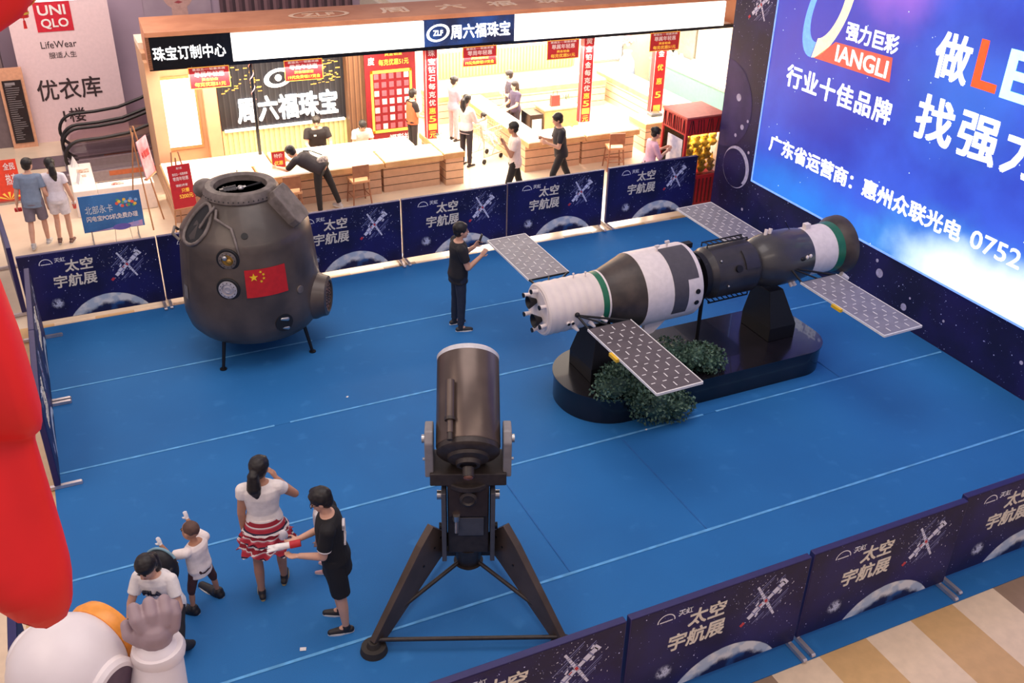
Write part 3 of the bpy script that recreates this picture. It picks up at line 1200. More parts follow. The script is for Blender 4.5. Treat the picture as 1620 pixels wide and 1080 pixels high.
b.box((-0.27, -0.07, 2.44), (0.05, 0.04, 0.05))
b.build('hatch_mechanism', None, t, smooth=40)


def dirs(a):
    return V((cos(R(a)), sin(R(a)), 0)), V((-sin(R(a)), cos(R(a)), 0))


def ring_port(a, z, r, label, face, inner=True):
    n_, s_ = dirs(a)
    c = cp(a, z, -0.02)
    mx = M(((s_.x, 0, n_.x, c.x), (s_.y, 0, n_.y, c.y), (0, 1, 0, c.z), (0, 0, 0, 1)))
    b = MB(CAPD)
    b.lathe([(r * 1.35, 0), (r * 1.35, 0.022), (r * 1.28, 0.03), (r, 0.03), (r, 0)], 28, mx=mx)
    b.m(face).lathe([(r * 1.05, 0.0), (r * 1.05, 0.045), (r * 0.72, 0.05), (r * 0.68, 0.035), (r * 0.68, 0.0)], 28, mx=mx)
    for k in range(12):
        q = 2 * pi * k / 12
        b.m(CAPD).cyl((r * .87 * cos(q), r * .87 * sin(q), 0.045), (r * .87 * cos(q), r * .87 * sin(q), 0.054), 0.006, n=6, mx=mx)
    o = b.build('porthole', None, t, smooth=35)
    part_label(o, label)
    return o, mx, r


BRASS = mat('brass_instrument', 'a8823c', 0.35, 0.6)
o, mx, r = ring_port(-117, 1.75, 0.115, 'porthole with brass instruments behind the pane', CAPR)
b = MB(BRASS)
b.ell((0.02, -0.02, 0.03), (0.045, 0.045, 0.03), 12, 8, mx=mx)
b.m(STEEL).ell((-0.035, 0.03, 0.035), (0.04, 0.04, 0.03), 12, 8, mx=mx)
b.m(BRASS).lathe([(0.078, 0.0), (0.078, 0.028), (0.0, 0.028)], 20, mx=mx)
b.build('instrument', None, o, smooth=40)
PANEW = mat('frosted_port_cover', 'b4aeb2', 0.35, 0.2)
o, mx, r = ring_port(-119, 1.33, 0.12, 'porthole with a frosted white cover', PANEW)
b = MB(PANEW).lathe([(0.082, 0.0), (0.082, 0.03), (0.04, 0.045), (0.035, 0.035), (0.001, 0.035)], 24, mx=mx)
b.build('port_cover', None, o, smooth=40)
# flag
FLAGR = mat('flag_red', 'c01c1e', 0.5)
b = MB(FLAGR)
na, nz_ = 16, 8
A0, A1, Z0, Z1 = -104.5, -70.0, 1.20, 1.60
vs = []
for j in range(nz_ + 1):
    for i in range(na + 1):
        vs.append(cp(A0 + (A1 - A0) * i / na, Z0 + (Z1 - Z0) * j / nz_, 0.007))
b.add(vs, [(j * (na + 1) + i, j * (na + 1) + i + 1, (j + 1) * (na + 1) + i + 1, (j + 1) * (na + 1) + i) for j in range(nz_) for i in range(na)])
fl = b.build('flag', None, t, smooth=60)
b = MB(mat('flag_yellow', 'f2c21c', 0.5))


def star(mb, u, v, r, rot=0.0):
    """five pointed star on the flag; u across (m), v up (m) from the lower left corner"""
    pts = []
    for k in range(10):
        a = rot + pi / 2 + k * pi / 5
        q = r if k % 2 == 0 else r * 0.4
        du, dv = q * cos(a), q * sin(a)
        pts.append(cp(A0 + (u + du) / 0.93 * 180 / pi, Z0 + v + dv, 0.0105))
    c = cp(A0 + u / 0.93 * 180 / pi, Z0 + v, 0.0105)
    mb.add([c] + pts, [(0, k + 1, (k + 1) % 10 + 1) for k in range(10)])


star(b, 0.115, 0.29, 0.062)
for u, v, rt in ((0.21, 0.36, .3), (0.245, 0.32, .7), (0.245, 0.265, 0), (0.21, 0.225, .4)):
    star(b, u, v, 0.024, rt)
b.build('flag_stars', None, fl)
# small plug hole, patch, nozzles, round cap
b = MB(CAPD)
n_, s_ = dirs(-101)
c = cp(-101, 2.03, 0)
nn = (n_ * 0.75 + V((0, 0, 0.65))).normalized()
b.cyl(c - nn * 0.03, c + nn * 0.012, 0.045, n=16)
b.build('plug_hole', None, t, smooth=35)
b = MB(mat('capsule_grey_patch', '7a7674', 0.5))
vs = [cp(a, z, 0.006) for a, z in ((-172, 1.0), (-164, 1.0), (-164, 1.2), (-172, 1.2))]
b.add(vs, [(0, 1, 2, 3)])
b.build('patch', None, t)
for z in (0.80, 0.66):
    b = MB(STEEL)
    n_, s_ = dirs(-77)
    c = cp(-77, z, -0.01)
    b.capsule(c - s_ * 0.03, c + s_ * 0.05 + V((0, 0, -0.02)), 0.026, 0.036, 12)
    b.build('nozzle', None, t, smooth=60)
b = MB(CAPD)
n_, s_ = dirs(-77)
c = cp(-77, 0.74, -0.02)
b.cyl(c, c + n_ * 0.025, 0.13, n=24)
b.build('nozzle_recess', None, t, smooth=40)
b = MB(CAPR)
n_, s_ = dirs(-58)
c = cp(-58, 1.14, -0.02)
b.cyl(c, c + n_ * 0.035, 0.055, n=20)
b.build('round_cap', None, t, smooth=40)
# thruster housing with copper grille on the right
n_, s_ = dirs(-27)
c = cp(-27, 0.80, -0.17)
b = MB(CAPM)
mx = M(((s_.x, 0, n_.x, c.x), (s_.y, 0, n_.y, c.y), (0, 1, 0, c.z), (0, 0, 0, 1)))
b.lathe([(0.36, 0), (0.345, 0.14), (0.31, 0.21), (0.29, 0.29), (0.24, 0.31), (0.22, 0.30), (0.22, 0.2)], 32, mx=mx)
hs = b.build('side_housing', None, t, smooth=35)
b = MB(mat('copper_grille', '8c5a34', 0.45, 0.4))
b.lathe([(0.215, 0.2), (0.215, 0.285), (0.0, 0.29)], 28, mx=mx)
b.m(CAPD)
for k in range(6):
    for q in range(10):
        rr = 0.03 + 0.034 * k
        a = 2 * pi * q / 10 + k * 0.3
        b.cyl((rr * cos(a), rr * sin(a), 0.28), (rr * cos(a), rr * sin(a), 0.294), 0.010, n=6, mx=mx)
part_label(b.build('grille', None, hs, smooth=35), 'copper coloured perforated grille')
# block shaped cover on the upper right shoulder
n_, s_ = dirs(-36)
up = V((0, 0, 1))
sl = (n_ * -0.62 + up * 0.78).normalized()
nn = s_.cross(sl).normalized()
if nn.dot(n_) < 0:
    nn = -nn
c = cp(-36, 2.22, 0.05)
mx = M(((s_.x, sl.x, nn.x, c.x), (s_.y, sl.y, nn.y, c.y), (s_.z, sl.z, nn.z, c.z), (0, 0, 0, 1)))
b = MB(CAPR)
b.prism([(-0.17, -0.28), (0.17, -0.28), (0.20, -0.2), (0.20, 0.2), (0.17, 0.28), (-0.17, 0.28), (-0.20, 0.2), (-0.20, -0.2)], -0.14, 0.09, mx=mx)
b.build('shoulder_cover', None, t, bevel=0.012)
# open bay on the upper left shoulder with raised lip and cords
b = MB(CAPD)
bay = []
for k in range(21):
    a = 2 * pi * k / 20
    aa, zz = -157 + 15 * cos(a), 2.10 + 0.22 * sin(a)
    bay.append(cp(aa, zz, 0.012))
cc = cp(-157, 2.10, -0.0)
b.add([cc] + bay[:20], [(0, k + 1, (k + 1) % 20 + 1) for k in range(20)])
by = b.build('open_bay', None, t)
b = MB(CAPR)
b.tube([p + (p - cc).normalized() * 0.02 for p in bay[:20]], 0.026, 8, closed=True)
b.build('bay_lip', None, by, smooth=60)
b = MB(CAPR)
b.tube([cp(-137, 2.30, 0.03), cp(-133, 2.22, 0.06), cp(-124, 2.18, 0.05), cp(-114, 2.12, 0.03), cp(-110, 2.0, 0.025), cp(-108, 1.9, 0.02), cp(-107, 1.82, 0.01)], [0.02, 0.022, 0.022, 0.02, 0.018, 0.015, 0.008], 8)
b.tube([cp(-140, 2.34, 0.05), cp(-143, 2.26, 0.08), cp(-147, 2.16, 0.06), cp(-150, 2.08, 0.03)], 0.018, 8)
b.tube([cp(172, 1.90, 0.02), cp(178, 1.98, 0.12), cp(-174, 1.94, 0.14), cp(-168, 1.87, 0.05)], 0.02, 8)
b.build('cord', None, t, smooth=60)
b = MB(CAPR)
b.ell((-0.42, 0.40, 2.33), (0.17, 0.15, 0.14), 16, 10)
b.build('rear_dome', None, t, smooth=60)
for a in (-136, -44.5, 46, 135):
    p = V((0.90 * cos(R(a)), 0.90 * sin(R(a)), 0))
    b = MB(MATTB)
    b.cyl(p, V((0.80 * cos(R(a)), 0.80 * sin(R(a)), 0.42)), 0.022, 0.028, 10)
    b.cyl((p.x, p.y, 0.0), (p.x, p.y, 0.014), 0.05, n=14)
    b.build('leg', None, t, smooth=40)

# ---------------------------------------------------------------- telescope
TUBE = mat('telescope_tube_brown_black', '5e5049', 0.30, 0.45, var=0.15, scale=3)
ARM = mat('telescope_grey_arm', '8c888a', 0.45, 0.3)
BODY = mat('telescope_dark_body', '3a322f', 0.45, 0.2, var=0.2)
LEGM = mat('telescope_leg_brown', '54463e', 0.4, 0.2, var=0.2, scale=3)
PLATE = mat('telescope_side_plate', '5c5a5e', 0.4, 0.4)
t = thing('telescope', (2.90, 7.0, 0), 'large black reflector telescope on a heavy three legged stand', 'telescope', rz=R(-22.5))


def leg(fx, fy, tx, ty):
    top = V((tx, ty, 0.95))
    foot = V((fx, fy, 0.06))
    d = (foot - top)
    side = V((0, 0, 1)).cross(d).normalized()
    nrm = d.cross(side).normalized()
    b = MB(BODY)

    def sec(p, w, h):
        return [p - nrm * w + side * h, p + nrm * w + side * h, p + nrm * w - side * h, p - nrm * w - side * h]
    b.rings([sec(top, 0.20, 0.04), sec(top + d * 0.18, 0.195, 0.04), sec(top + d * 0.97, 0.07, 0.035)])
    lg_ = b.build('tripod_leg', LEGM, t, bevel=0.006)
    b = MB(mat('rubber_pad', '2e2824', 0.7))
    b.cyl((fx, fy, 0.0), (fx, fy, 0.07), 0.135, 0.12, 24)
    b.cyl((fx, fy, 0.07), (fx, fy, 0.12), 0.07, 0.05, 16)
    b.build('foot_pad', None, lg_, smooth=40)
    b = MB(MATTB)
    for q in (0.05, 0.14, 0.3):
        p = top + d * q
        b.cyl(p + side * 0.034, p + side * 0.045, 0.012, n=8)
        b.cyl(p - side * 0.034, p - side * 0.045, 0.012, n=8)
    b.build('leg_bolts', None, lg_)
    return foot


leg(-0.92, -0.72, -0.27, -0.06)
leg(0.92, -0.72, 0.27, -0.06)
leg(0.0, 1.05, 0.0, 0.30)
b = MB(BODY)
b.cyl((-0.90, -0.70, 0.13), (0.90, -0.70, 0.13), 0.022, n=10)
b.build('floor_brace', None, t, smooth=40)
for s in (-1, 1):
    b = MB(BODY)
    b.cyl((s * 0.07, -0.02, 0.52), (s * 0.72, -0.52, 0.30), 0.022, n=10)
    b.build('strut', None, t, smooth=40)
    b = MB(BODY)
    b.cyl((s * 0.88, -0.66, 0.13), (s * 0.04, 0.98, 0.13), 0.018, n=10)
    b.build('floor_brace', None, t, smooth=40)
b = MB(BODY)
b.cyl((0, 0, 0.48), (0, 0, 0.74), 0.11, 0.17, 24)
b.cyl((0, 0, 0.44), (0, 0, 0.50), 0.09, 0.15, 24)
b.bx(-0.30, 0.30, -0.05, 0.05, 0.60, 0.67)
b.build('hub', None, t, smooth=35)
b = MB(BODY)
b.bx(-0.20, 0.20, -0.16, 0.22, 0.74, 1.62)
wb = b.build('wedge_body', None, t, bevel=0.01)
for s in (-1, 1):
    b = MB(PLATE)
    b.prism([(-0.24, 0.70), (0.20, 0.70), (0.24, 1.2), (0.18, 1.56), (-0.22, 1.52)], -0.022, 0.022, M.Translation((s * 0.235, 0, 0)) @ M.Rotation(pi / 2, 4, 'Z') @ M.Rotation(pi / 2, 4, 'X'))
    sp = b.build('side_plate', None, t, bevel=0.005)
    b = MB(STEEL)
    b.cyl((s * 0.25, -0.1, 1.42), (s * 0.30, -0.1, 1.42), 0.045, n=18)
    b.build('clamp_knob', None, sp, smooth=35)
    b = MB(MATTB)
    b.cyl((s * 0.25, -0.12, 1.05), (s * 0.285, -0.12, 1.05), 0.035, n=14)
    b.build('side_knob', None, sp, smooth=35)
b = MB(mat('front_plate_bronze', '4a3c36', 0.4, 0.5))
b.bx(-0.19, 0.19, -0.19, -0.16, 1.22, 1.60)
fp = b.build('front_plate', None, t, bevel=0.006)
b = MB(BODY)
b.lathe([(0.085, 0), (0.085, 0.03), (0.06, 0.045), (0.045, 0.03), (0.0, 0.03)], 24, mx=M.Translation((0.0, -0.19, 1.45)) @ M.Rotation(pi / 2, 4, 'X'))
b.build('dial', None, fp, smooth=35)
b = MB(PLATE)
b.bx(-0.10, 0.15, -0.185, -0.16, 0.98, 1.20)
b.build('control_panel', None, t, bevel=0.004)
b = MB(STEEL)
b.cyl((-0.115, -0.2, 1.20), (-0.115, -0.23, 1.06), 0.022, n=12)
b.cyl((-0.115, -0.2, 1.19), (-0.115, -0.2, 1.25), 0.035, n=12)
b.build('adjuster_bolt', None, t, smooth=35)
b = MB(BODY)
b.bx(-0.36, 0.36, -0.20, 0.20, 1.60, 1.74)
b.cyl((0, 0, 1.56), (0, 0, 1.62), 0.26, n=28)
b.build('fork_base', None, t, bevel=0.01)
for s in (-1, 1):
    b = MB(ARM)
    mxa = M.Translation((s * 0.365, 0, 0)) @ M.Rotation(pi / 2, 4, 'Z') @ M.Rotation(pi / 2, 4, 'X')
    b.prism([(-0.17, 1.68), (0.17, 1.68), (0.16, 2.02), (0.10, 2.14), (-0.10, 2.16), (-0.17, 2.06)], -0.04, 0.04, mxa)
    fa = b.build('fork_arm', None, t, bevel=0.012)
    b = MB(STEEL)
    b.cyl((s * 0.40, -0.02, 2.02), (s * 0.435, -0.02, 2.02), 0.04, n=16)
    b.cyl((s * 0.40, -0.12, 1.86), (s * 0.425, -0.12, 1.86), 0.015, n=10)
    b.build('altitude_knob', None, fa, smooth=35)
EL = R(33)
mx = M.Translation((0, 0.0, 2.05)) @ M.Rotation(EL - pi / 2, 4, 'X')   # local z along the tube axis (pointing up and away)
b = MB(TUBE)
b.lathe([(0.28, -0.13), (0.298, -0.13), (0.302, -0.12), (0.302, 0.76), (0.296, 0.78), (0.27, 0.78)], 56, mx=mx)
tb = b.build('optical_tube', None, t, smooth=35)
b = MB(mat('corrector_rim_pale', 'c8c6ca', 0.4))
b.lathe([(0.262, 0.74), (0.302, 0.76), (0.304, 0.80), (0.29, 0.815), (0.262, 0.80)], 56, mx=mx)
b.build('front_rim', None, tb, smooth=35)
b = MB(mat('corrector_glass', '1a2030', 0.05))
b.lathe([(0.265, 0.77), (0.265, 0.775), (0.06, 0.785), (0.0, 0.785)], 40, mx=mx)
b.build('corrector_plate', None, tb, smooth=35)
b = MB(BODY)
b.lathe([(0.296, -0.12), (0.296, -0.18), (0.275, -0.20), (0.20, -0.22), (0.19, -0.25), (0.12, -0.27), (0.11, -0.31), (0.08, -0.31), (0.08, -0.28), (0, -0.28)], 48, mx=mx)
rc = b.build('rear_cell', None, t, smooth=30)
b = MB(BODY)
b.cyl((0, 0, -0.33), (0, 0, -0.42), 0.055, n=20, mx=mx)
b.m(mat('eyepiece_glass', '6a4438', 0.08)).ell((0, 0, -0.42), (0.048, 0.048, 0.03), 16, 8, mx=mx)
b.build('eyepiece', None, rc, smooth=35)
b = MB(TUBE)
fx, fn = -0.165, -0.30
b.cyl((fx, fn, 0.05), (fx, fn, 0.42), 0.042, n=20, mx=mx)
b.cyl((fx, fn, -0.10), (fx, fn, 0.06), 0.030, n=18, mx=mx)
b.m(BODY).cyl((fx, fn, -0.17), (fx, fn, -0.10), 0.026, n=16, mx=mx)
b.lathe([(0.03, 0.02), (0.05, 0.02), (0.05, 0.05), (0.03, 0.05)], 20, mx=mx @ M.Translation((fx, fn, 0)))
b.box((fx * 1.0, -0.265, 0.25), (0.03, 0.05, 0.03), mx)
b.box((fx * 1.0, -0.265, 0.05), (0.03, 0.05, 0.03), mx)
b.build('finder_scope', None, tb, smooth=35)

# ---------------------------------------------------------------- big astronaut figure
SUIT = mat('inflatable_white_fabric', 'e6dcdc', 0.42, var=0.04, scale=3)
GLOVE = mat('mauve_glove_fabric', '9a8488', 0.5, var=0.06, scale=5)
t = thing('astronaut_figure', (-0.72, 5.85, 0), 'giant waving white astronaut figure with orange visor rim, in the near left corner', 'figure', rz=R(-48))
b = MB()
b.ell((0, 0, 0.98), (0.36, 0.30, 0.40), 20, 14)
b.ell((0, 0, 0.70), (0.33, 0.28, 0.28), 20, 12)
for s in (-1, 1):
    b.capsule((s * 0.17, 0, 0.60), (s * 0.19, 0, 0.25), 0.18, 0.15, 16)
    b.capsule((s * 0.28, 0, 1.20), (s * 0.34, 0, 1.18), 0.15, 0.15, 16)
b.capsule((-0.34, 0, 1.17), (-0.50, 0.08, 0.95), 0.14, 0.12, 16)
b.capsule((-0.50, 0.08, 0.95), (-0.46, 0.22, 0.78), 0.12, 0.13, 16)
b.capsule((0.34, 0.02, 1.20), (0.56, 0.22, 1.38), 0.16, 0.21, 16)
b.capsule((0.56, 0.22, 1.34), (0.53, 0.35, 1.76), 0.235, 0.175, 18)
voxel(b, 'suit', SUIT, t, 0.022, 6)
for s in (1, -1):
    b = MB(GLOVE)
    b.ell((s * 0.19, 0.07, 0.11), (0.16, 0.25, 0.11), 20, 10)
    b.build('boot', None, t, smooth=60)
b = MB(SUIT)
b.lathe([(0.13, 0), (0.185, -0.02), (0.195, 0.03), (0.18, 0.075), (0.13, 0.07)], 28, mx=M.Translation((0.53, 0.36, 1.78)))
b.build('cuff', None, t, smooth=60)
b = MB()
HX = M.Translation((0.52, 0.37, 1.95)) @ M.Rotation(R(48), 4, 'Z') @ M.Scale(0.86, 4)


def hp_(x, y, z):
    return HX @ V((x, y, z))


b.ell((0, 0, 0.02), (0.165, 0.085, 0.15), 20, 12, mx=HX)
b.capsule(hp_(0, 0, -0.16), hp_(0, 0, 0), 0.10, 0.125, 14)
for dx, L_, sp in ((-0.085, 0.15, -0.03), (0.005, 0.17, 0.0), (0.095, 0.15, 0.025)):
    p0 = V((dx, 0, 0.10))
    p1 = p0 + V((sp, 0.03, L_ * 0.55))
    b.capsule(HX @ p0, HX @ p1, 0.056, 0.054, 12)
    b.capsule(HX @ p1, HX @ (p1 + V((sp * 0.2, 0.09, L_ * 0.35))), 0.054, 0.048, 12)
p0 = V((0.15, 0, 0.03))
b.capsule(HX @ p0, HX @ (p0 + V((0.035, 0.03, 0.11))), 0.054, 0.05, 12)
b.capsule(HX @ (p0 + V((0.035, 0.03, 0.11))), HX @ (p0 + V((0.04, 0.08, 0.16))), 0.05, 0.045, 12)
b.capsule(hp_(-0.12, 0.01, -0.03), hp_(-0.20, 0.05, 0.03), 0.056, 0.05, 12)
b.capsule(hp_(-0.20, 0.05, 0.03), hp_(-0.205, 0.11, 0.09), 0.05, 0.043, 12)
part_label(voxel(b, 'glove', GLOVE, t, 0.011, 3), 'raised mauve glove with five fat fingers')
b = MB()
hc = V((-0.46, 0.24, 0.66))
b.ell(hc, (0.10, 0.12, 0.13), 16, 10)
for dx in (-0.06, -0.02, 0.02, 0.06):
    b.capsule(hc + V((dx, 0.05, -0.06)), hc + V((dx, 0.10, -0.17)), 0.035, 0.03, 10)
b.capsule(hc + V((0.08, 0.06, 0.02)), hc + V((0.11, 0.14, -0.05)), 0.036, 0.03, 10)
voxel(b, 'glove', GLOVE, t, 0.012, 4)
H0 = V((0, 0.0, 1.72))
b = MB()
n = 40
prof = []
RR = 0.41
mxh = M.Translation(H0) @ M.Rotation(-pi / 2, 4, 'X') @ M.Scale(1.0, 4)    # local z -> +y (front)
for k in range(19):
    a = -pi / 2 + (R(52) + pi / 2) * k / 18
    prof.append((max(0.004, RR * cos(a)), RR * sin(a)))
prof.append((0.235, RR * sin(R(52)) - 0.03))
b.lathe(prof, n, mx=mxh)
hl = b.build('helmet', SUIT, t, smooth=50)
b = MB(mat('orange_visor_rim', 'f09a3c', 0.35))
b.lathe([(0.262, 0.29), (0.29, 0.30), (0.30, 0.36), (0.275, 0.43), (0.235, 0.43), (0.23, 0.34)], 40, mx=mxh)
b.build('visor_rim', None, hl, smooth=60)
b = MB(mat('dark_visor', '3a2c30', 0.12))
prof = [(0.25, 0.37), (0.20, 0.43), (0.12, 0.46), (0.004, 0.47)]
b.lathe(prof, 36, mx=mxh)
b.build('visor', None, hl, smooth=60)
for s in (-1, 1):
    dm = M.Translation(H0 + V((s * 0.375, 0.03, -0.03))) @ M.Rotation(s * pi / 2, 4, 'Y')
    b = MB(SUIT)
    b.lathe([(0.225, -0.05), (0.225, 0.02), (0.20, 0.05), (0.17, 0.055), (0.17, 0.04), (0.0, 0.04)], 40, mx=dm)
    ed = b.build('ear_disc', None, hl, smooth=35)
    g_ = MB(mat('mauve_ear_segment', '5c4858', 0.5))
    for k in range(9):
        a0, a1 = 2 * pi * k / 9 + 0.09, 2 * pi * (k + 1) / 9 - 0.09
        pts = [(0.085 * cos(a0), 0.085 * sin(a0)), (0.155 * cos(a0), 0.155 * sin(a0)), (0.155 * cos((a0 + a1) / 2) * 1.02, 0.155 * sin((a0 + a1) / 2) * 1.02), (0.155 * cos(a1), 0.155 * sin(a1)), (0.085 * cos(a1), 0.085 * sin(a1))]
        g_.prism(pts, 0.038, 0.046, mx=dm)
    g_.lathe([(0.012, 0.04), (0.045, 0.04), (0.045, 0.05), (0.03, 0.052), (0.03, 0.042)], 24, mx=dm)
    g_.lathe([(0.162, 0.04), (0.168, 0.04), (0.168, 0.05), (0.162, 0.05)], 40, mx=dm)
    g_.build('ear_segments', None, ed)
b = MB(SUIT)
b.box((0, -0.30, 0.98), (0.46, 0.2, 0.46))
b.build('backpack', None, t, bevel=0.06)

# ---------------------------------------------------------------- red cloth swag and lantern hanging near the camera
RED = mat('red_satin_cloth', 'ee1a1a', 0.55, var=0.06, scale=3)
t = thing('red_cloth_swag', (-0.6, 2.75, 4.95), 'large red cloth swag hanging down along the left edge of the picture', 'cloth')
edge = [(7.6, 0.20), (7.3, 0.12), (7.026, 0.05), (6.956, 0.015), (6.913, -0.005), (6.884, -0.03), (6.847, -0.092), (6.776, -0.191), (6.6, -0.26), (6.46, -0.275), (6.3, -0.25), (6.202, -0.232), (6.042, -0.218), (5.9, -0.213), (5.786, -0.212), (5.732, -0.219), (5.702, -0.245), (5.67, -0.25), (5.566, -0.248), (5.44, -0.245), (5.317, -0.242), (5.22, -0.242), (5.158, -0.246), (5.06, -0.262), (4.995, -0.288), (4.965, -0.33), (4.955, -0.366)]
bot = [(-0.366, 4.955), (-0.434, 5.011), (-0.475, 5.078), (-0.556, 5.18), (-0.75, 5.30), (-1.1, 5.36)]


def bot_z(x):
    for (x0, z0), (x1, z1) in zip(bot, bot[1:]):
        if x1 <= x <= x0:
            return z0 + (z1 - z0) * (x - x0) / (x1 - x0)
    return 4.955 if x > -0.366 else 5.36


b = MB(RED)
NC = 22
front, back = [], []
for z, xr in edge:
    fr_, bk = [], []
    for j in range(NC + 1):
        f = j / NC
        x = xr + (-1.1 - xr) * (f ** 1.6)
        zz = max(z, bot_z(x))
        bul = (f * 6) if f < 1 / 6 else 1
        bul = max(0.0, min(1, bul)) ** 0.5 * min(1.0, (zz - bot_z(x)) / 0.15 + 0.02) ** 0.5
        wv = 0.02 * sin(9 * z + 4 * x) + 0.018 * sin(17 * x + 3 * z) - 0.05 * math.exp(-((z - 5.70) / 0.05) ** 2)
        fr_.append((x + 0.6, -bul * (0.10 + wv), zz - 4.95))
        bk.append((x + 0.6, bul * 0.06 + 0.004, zz - 4.95))
    front.append(fr_)
    back.append(bk)
rws = len(edge)
vs = [p for r in front for p in r] + [p for r in back for p in r]
off = rws * (NC + 1)
fs = []
for i in range(rws - 1):
    for j in range(NC):
        a = i * (NC + 1) + j
        fs.append((a, a + 1, a + NC + 2, a + NC + 1))
        fs.append((off + a, off + a + NC + 1, off + a + NC + 2, off + a + 1))
    a = i * (NC + 1)
    fs.append((a, a + NC + 1, off + a + NC + 1, off + a))
b.add(vs, fs)
b.build('cloth', None, t, smooth=70)
b = MB(MATTB)
b.cyl((-0.6, 0, 2.62), (0.9, 0, 2.62), 0.03, n=12)
b.build('hanging_rod', None, t, smooth=40)

t = thing('red_lantern', (-0.13, 10.36, 5.42), 'small red lantern with gold ring and tassel hanging before the tall white signboard', 'lantern')
b = MB(mat('lantern_red_silk', 'd82820', 0.5, emit=0.12))
prof = []
for k in range(13):
    a = -pi / 2 * 0.85 + pi * 0.85 * k / 12
    prof.append((0.14 * cos(a) + 0.02, 0.13 * sin(a) + 0.19))
b.lathe(prof, 24)
lb_ = b.build('lantern_body', None, t, smooth=30)
b = MB(GOLD)
for k in range(12):
    a = 2 * pi * k / 12
    b.tube([(r * cos(a) * 1.015, r * sin(a) * 1.015, z) for r, z in prof], 0.003, 5)
b.lathe([(0.045, 0.045), (0.055, 0.045), (0.055, 0.065), (0.045, 0.065)], 20)
b.build('lantern_ribs', None, lb_)
b = MB(mat('lantern_red_silk', 'd82820'))
b.lathe([(0.03, 0.045), (0.052, 0.045), (0.048, -0.03), (0.02, -0.03)], 16)
b.m(GOLD).lathe([(0.05, 0.0), (0.056, 0.0), (0.056, 0.02), (0.05, 0.02)], 16)
b.build('pendant', None, t, smooth=35)
b = MB(mat('lantern_red_silk', 'd82820'))
b.cyl((0, 0, -0.03), (0, 0, -0.06), 0.004, n=6)
b.cyl((0, 0, -0.06), (0, 0, -0.13), 0.010, 0.016, 10)
b.build('tassel', None, t, smooth=35)
b = MB(MATTB)
b.cyl((0, 0, 0.30), (0, 0, 4.0), 0.004, n=6)
b.build('cord', None, t)

# ---------------------------------------------------------------- scraps of paper on the carpet
for nm, x, y, s, lb in (('paper_scrap', 1.15, 6.98, 0.06, 'white paper scrap on the carpet left of the telescope foot'),
                        ('paper_scrap', 2.83, 11.14, 0.035, 'tiny white paper scrap on the carpet between capsule and telescope'),
                        ('paper_scrap', 6.20, 9.00 - 0.14, 0.03, 'tiny white paper scrap on the carpet in front of the plinth'),
                        ('paper_scrap', 1.93, 6.95, 0.03, 'tiny white paper scrap by the shoe of the boy in black')):
    o = MB(WHITE).box((0, 0, 0.006), (s, s * 0.7, 0.004)).build(nm, None, None, loc=(x, y, 0), rot=(0, 0, random.uniform(0, 3)))
    tag(o, lb, 'paper scrap', group='paper scraps')

# ================================================================ JEWELLERY SHOP
WOODP = stripes('peach_counter_planks', ['d9ad8c', 'd9ad8c', '5e4230'], 2, 0.17, 0.45, widths=[0, 0.5, 0.9], offset=0.02)
WOODR = mat('pale_wood_rim', 'c79a6c', 0.45, hex2='b68858', scale=6)
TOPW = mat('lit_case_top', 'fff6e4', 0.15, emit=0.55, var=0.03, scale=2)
CANW = mat('salmon_canopy_wood', 'c98a66', 0.5, hex2='b97a58', scale=2)
LIGHTP = mat('lit_sign_panel', 'fffdf8', 0.4, emit=1.6, var=0.01)
LITTXT = mat('lit_white_letters', 'ffffff', 0.4, emit=1.7)
SIGNB = mat('gloss_black_sign', '14161c', 0.18, var=0.2)
BEIGE = mat('beige_shop_wall', 'c49c7c', 0.55, var=0.04, scale=3)
SLATG = stripes('golden_slats', ['d2b878', 'bda060', '7a6238'], 0, 0.09, 0.4, widths=[0, 0.45, 0.85])
SLATD = stripes('dark_slats', ['23252e', '1b1d26', '3a3a40'], 0, 0.12, 0.35, widths=[0, 0.5, 0.88])
WOODD = stripes('brown_pillar_wood', ['6a4c38', '54382a', '7a5a42'], 0, 0.11, 0.4, widths=[0, 0.5, 0.8])
CREAMW = mat('cream_shop_wall', 'efe2cc', 0.6, var=0.03)
LAV = mat('lavender_mall_wall', 'b09cb0', 0.6, var=0.05, scale=1)

struct(MB().bx(-8, 7.4, 24.6, 24.8, -0.012, 8.0).build('wall_back', LAV))
struct(MB().bx(1.62, 7.4, 20.95, 21.1, -0.012, 2.72).build('wall_shop', BEIGE))
struct(MB().bx(7.4, 16.2, 23.5, 23.7, -0.012, 2.72).build('wall_shop_back', CREAMW))
struct(MB().bx(15.7, 15.9, 15.2, 23.5, -0.012, 2.72).build('wall_shop_side', CREAMW))
struct(MB().bx(1.62, 7.4, 20.35, 21.1, 2.72, 2.84).build('ceiling', CREAMW))
struct(MB().bx(7.4, 16.2, 20.35, 23.7, 2.72, 2.84).build('ceiling_back', CREAMW))
struct(MB().bx(7.3, 7.42, 21.1, 24.6, -0.012, 2.72).build('partition_wall', CREAMW))
struct(MB().bx(1.62, 1.86, 19.75, 20.0, -0.012, 2.6).build('column_left', BEIGE))
struct(MB().bx(1.62, 1.70, 20.0, 20.95, -0.012, 2.72).build('wall_shop_left', BEIGE))

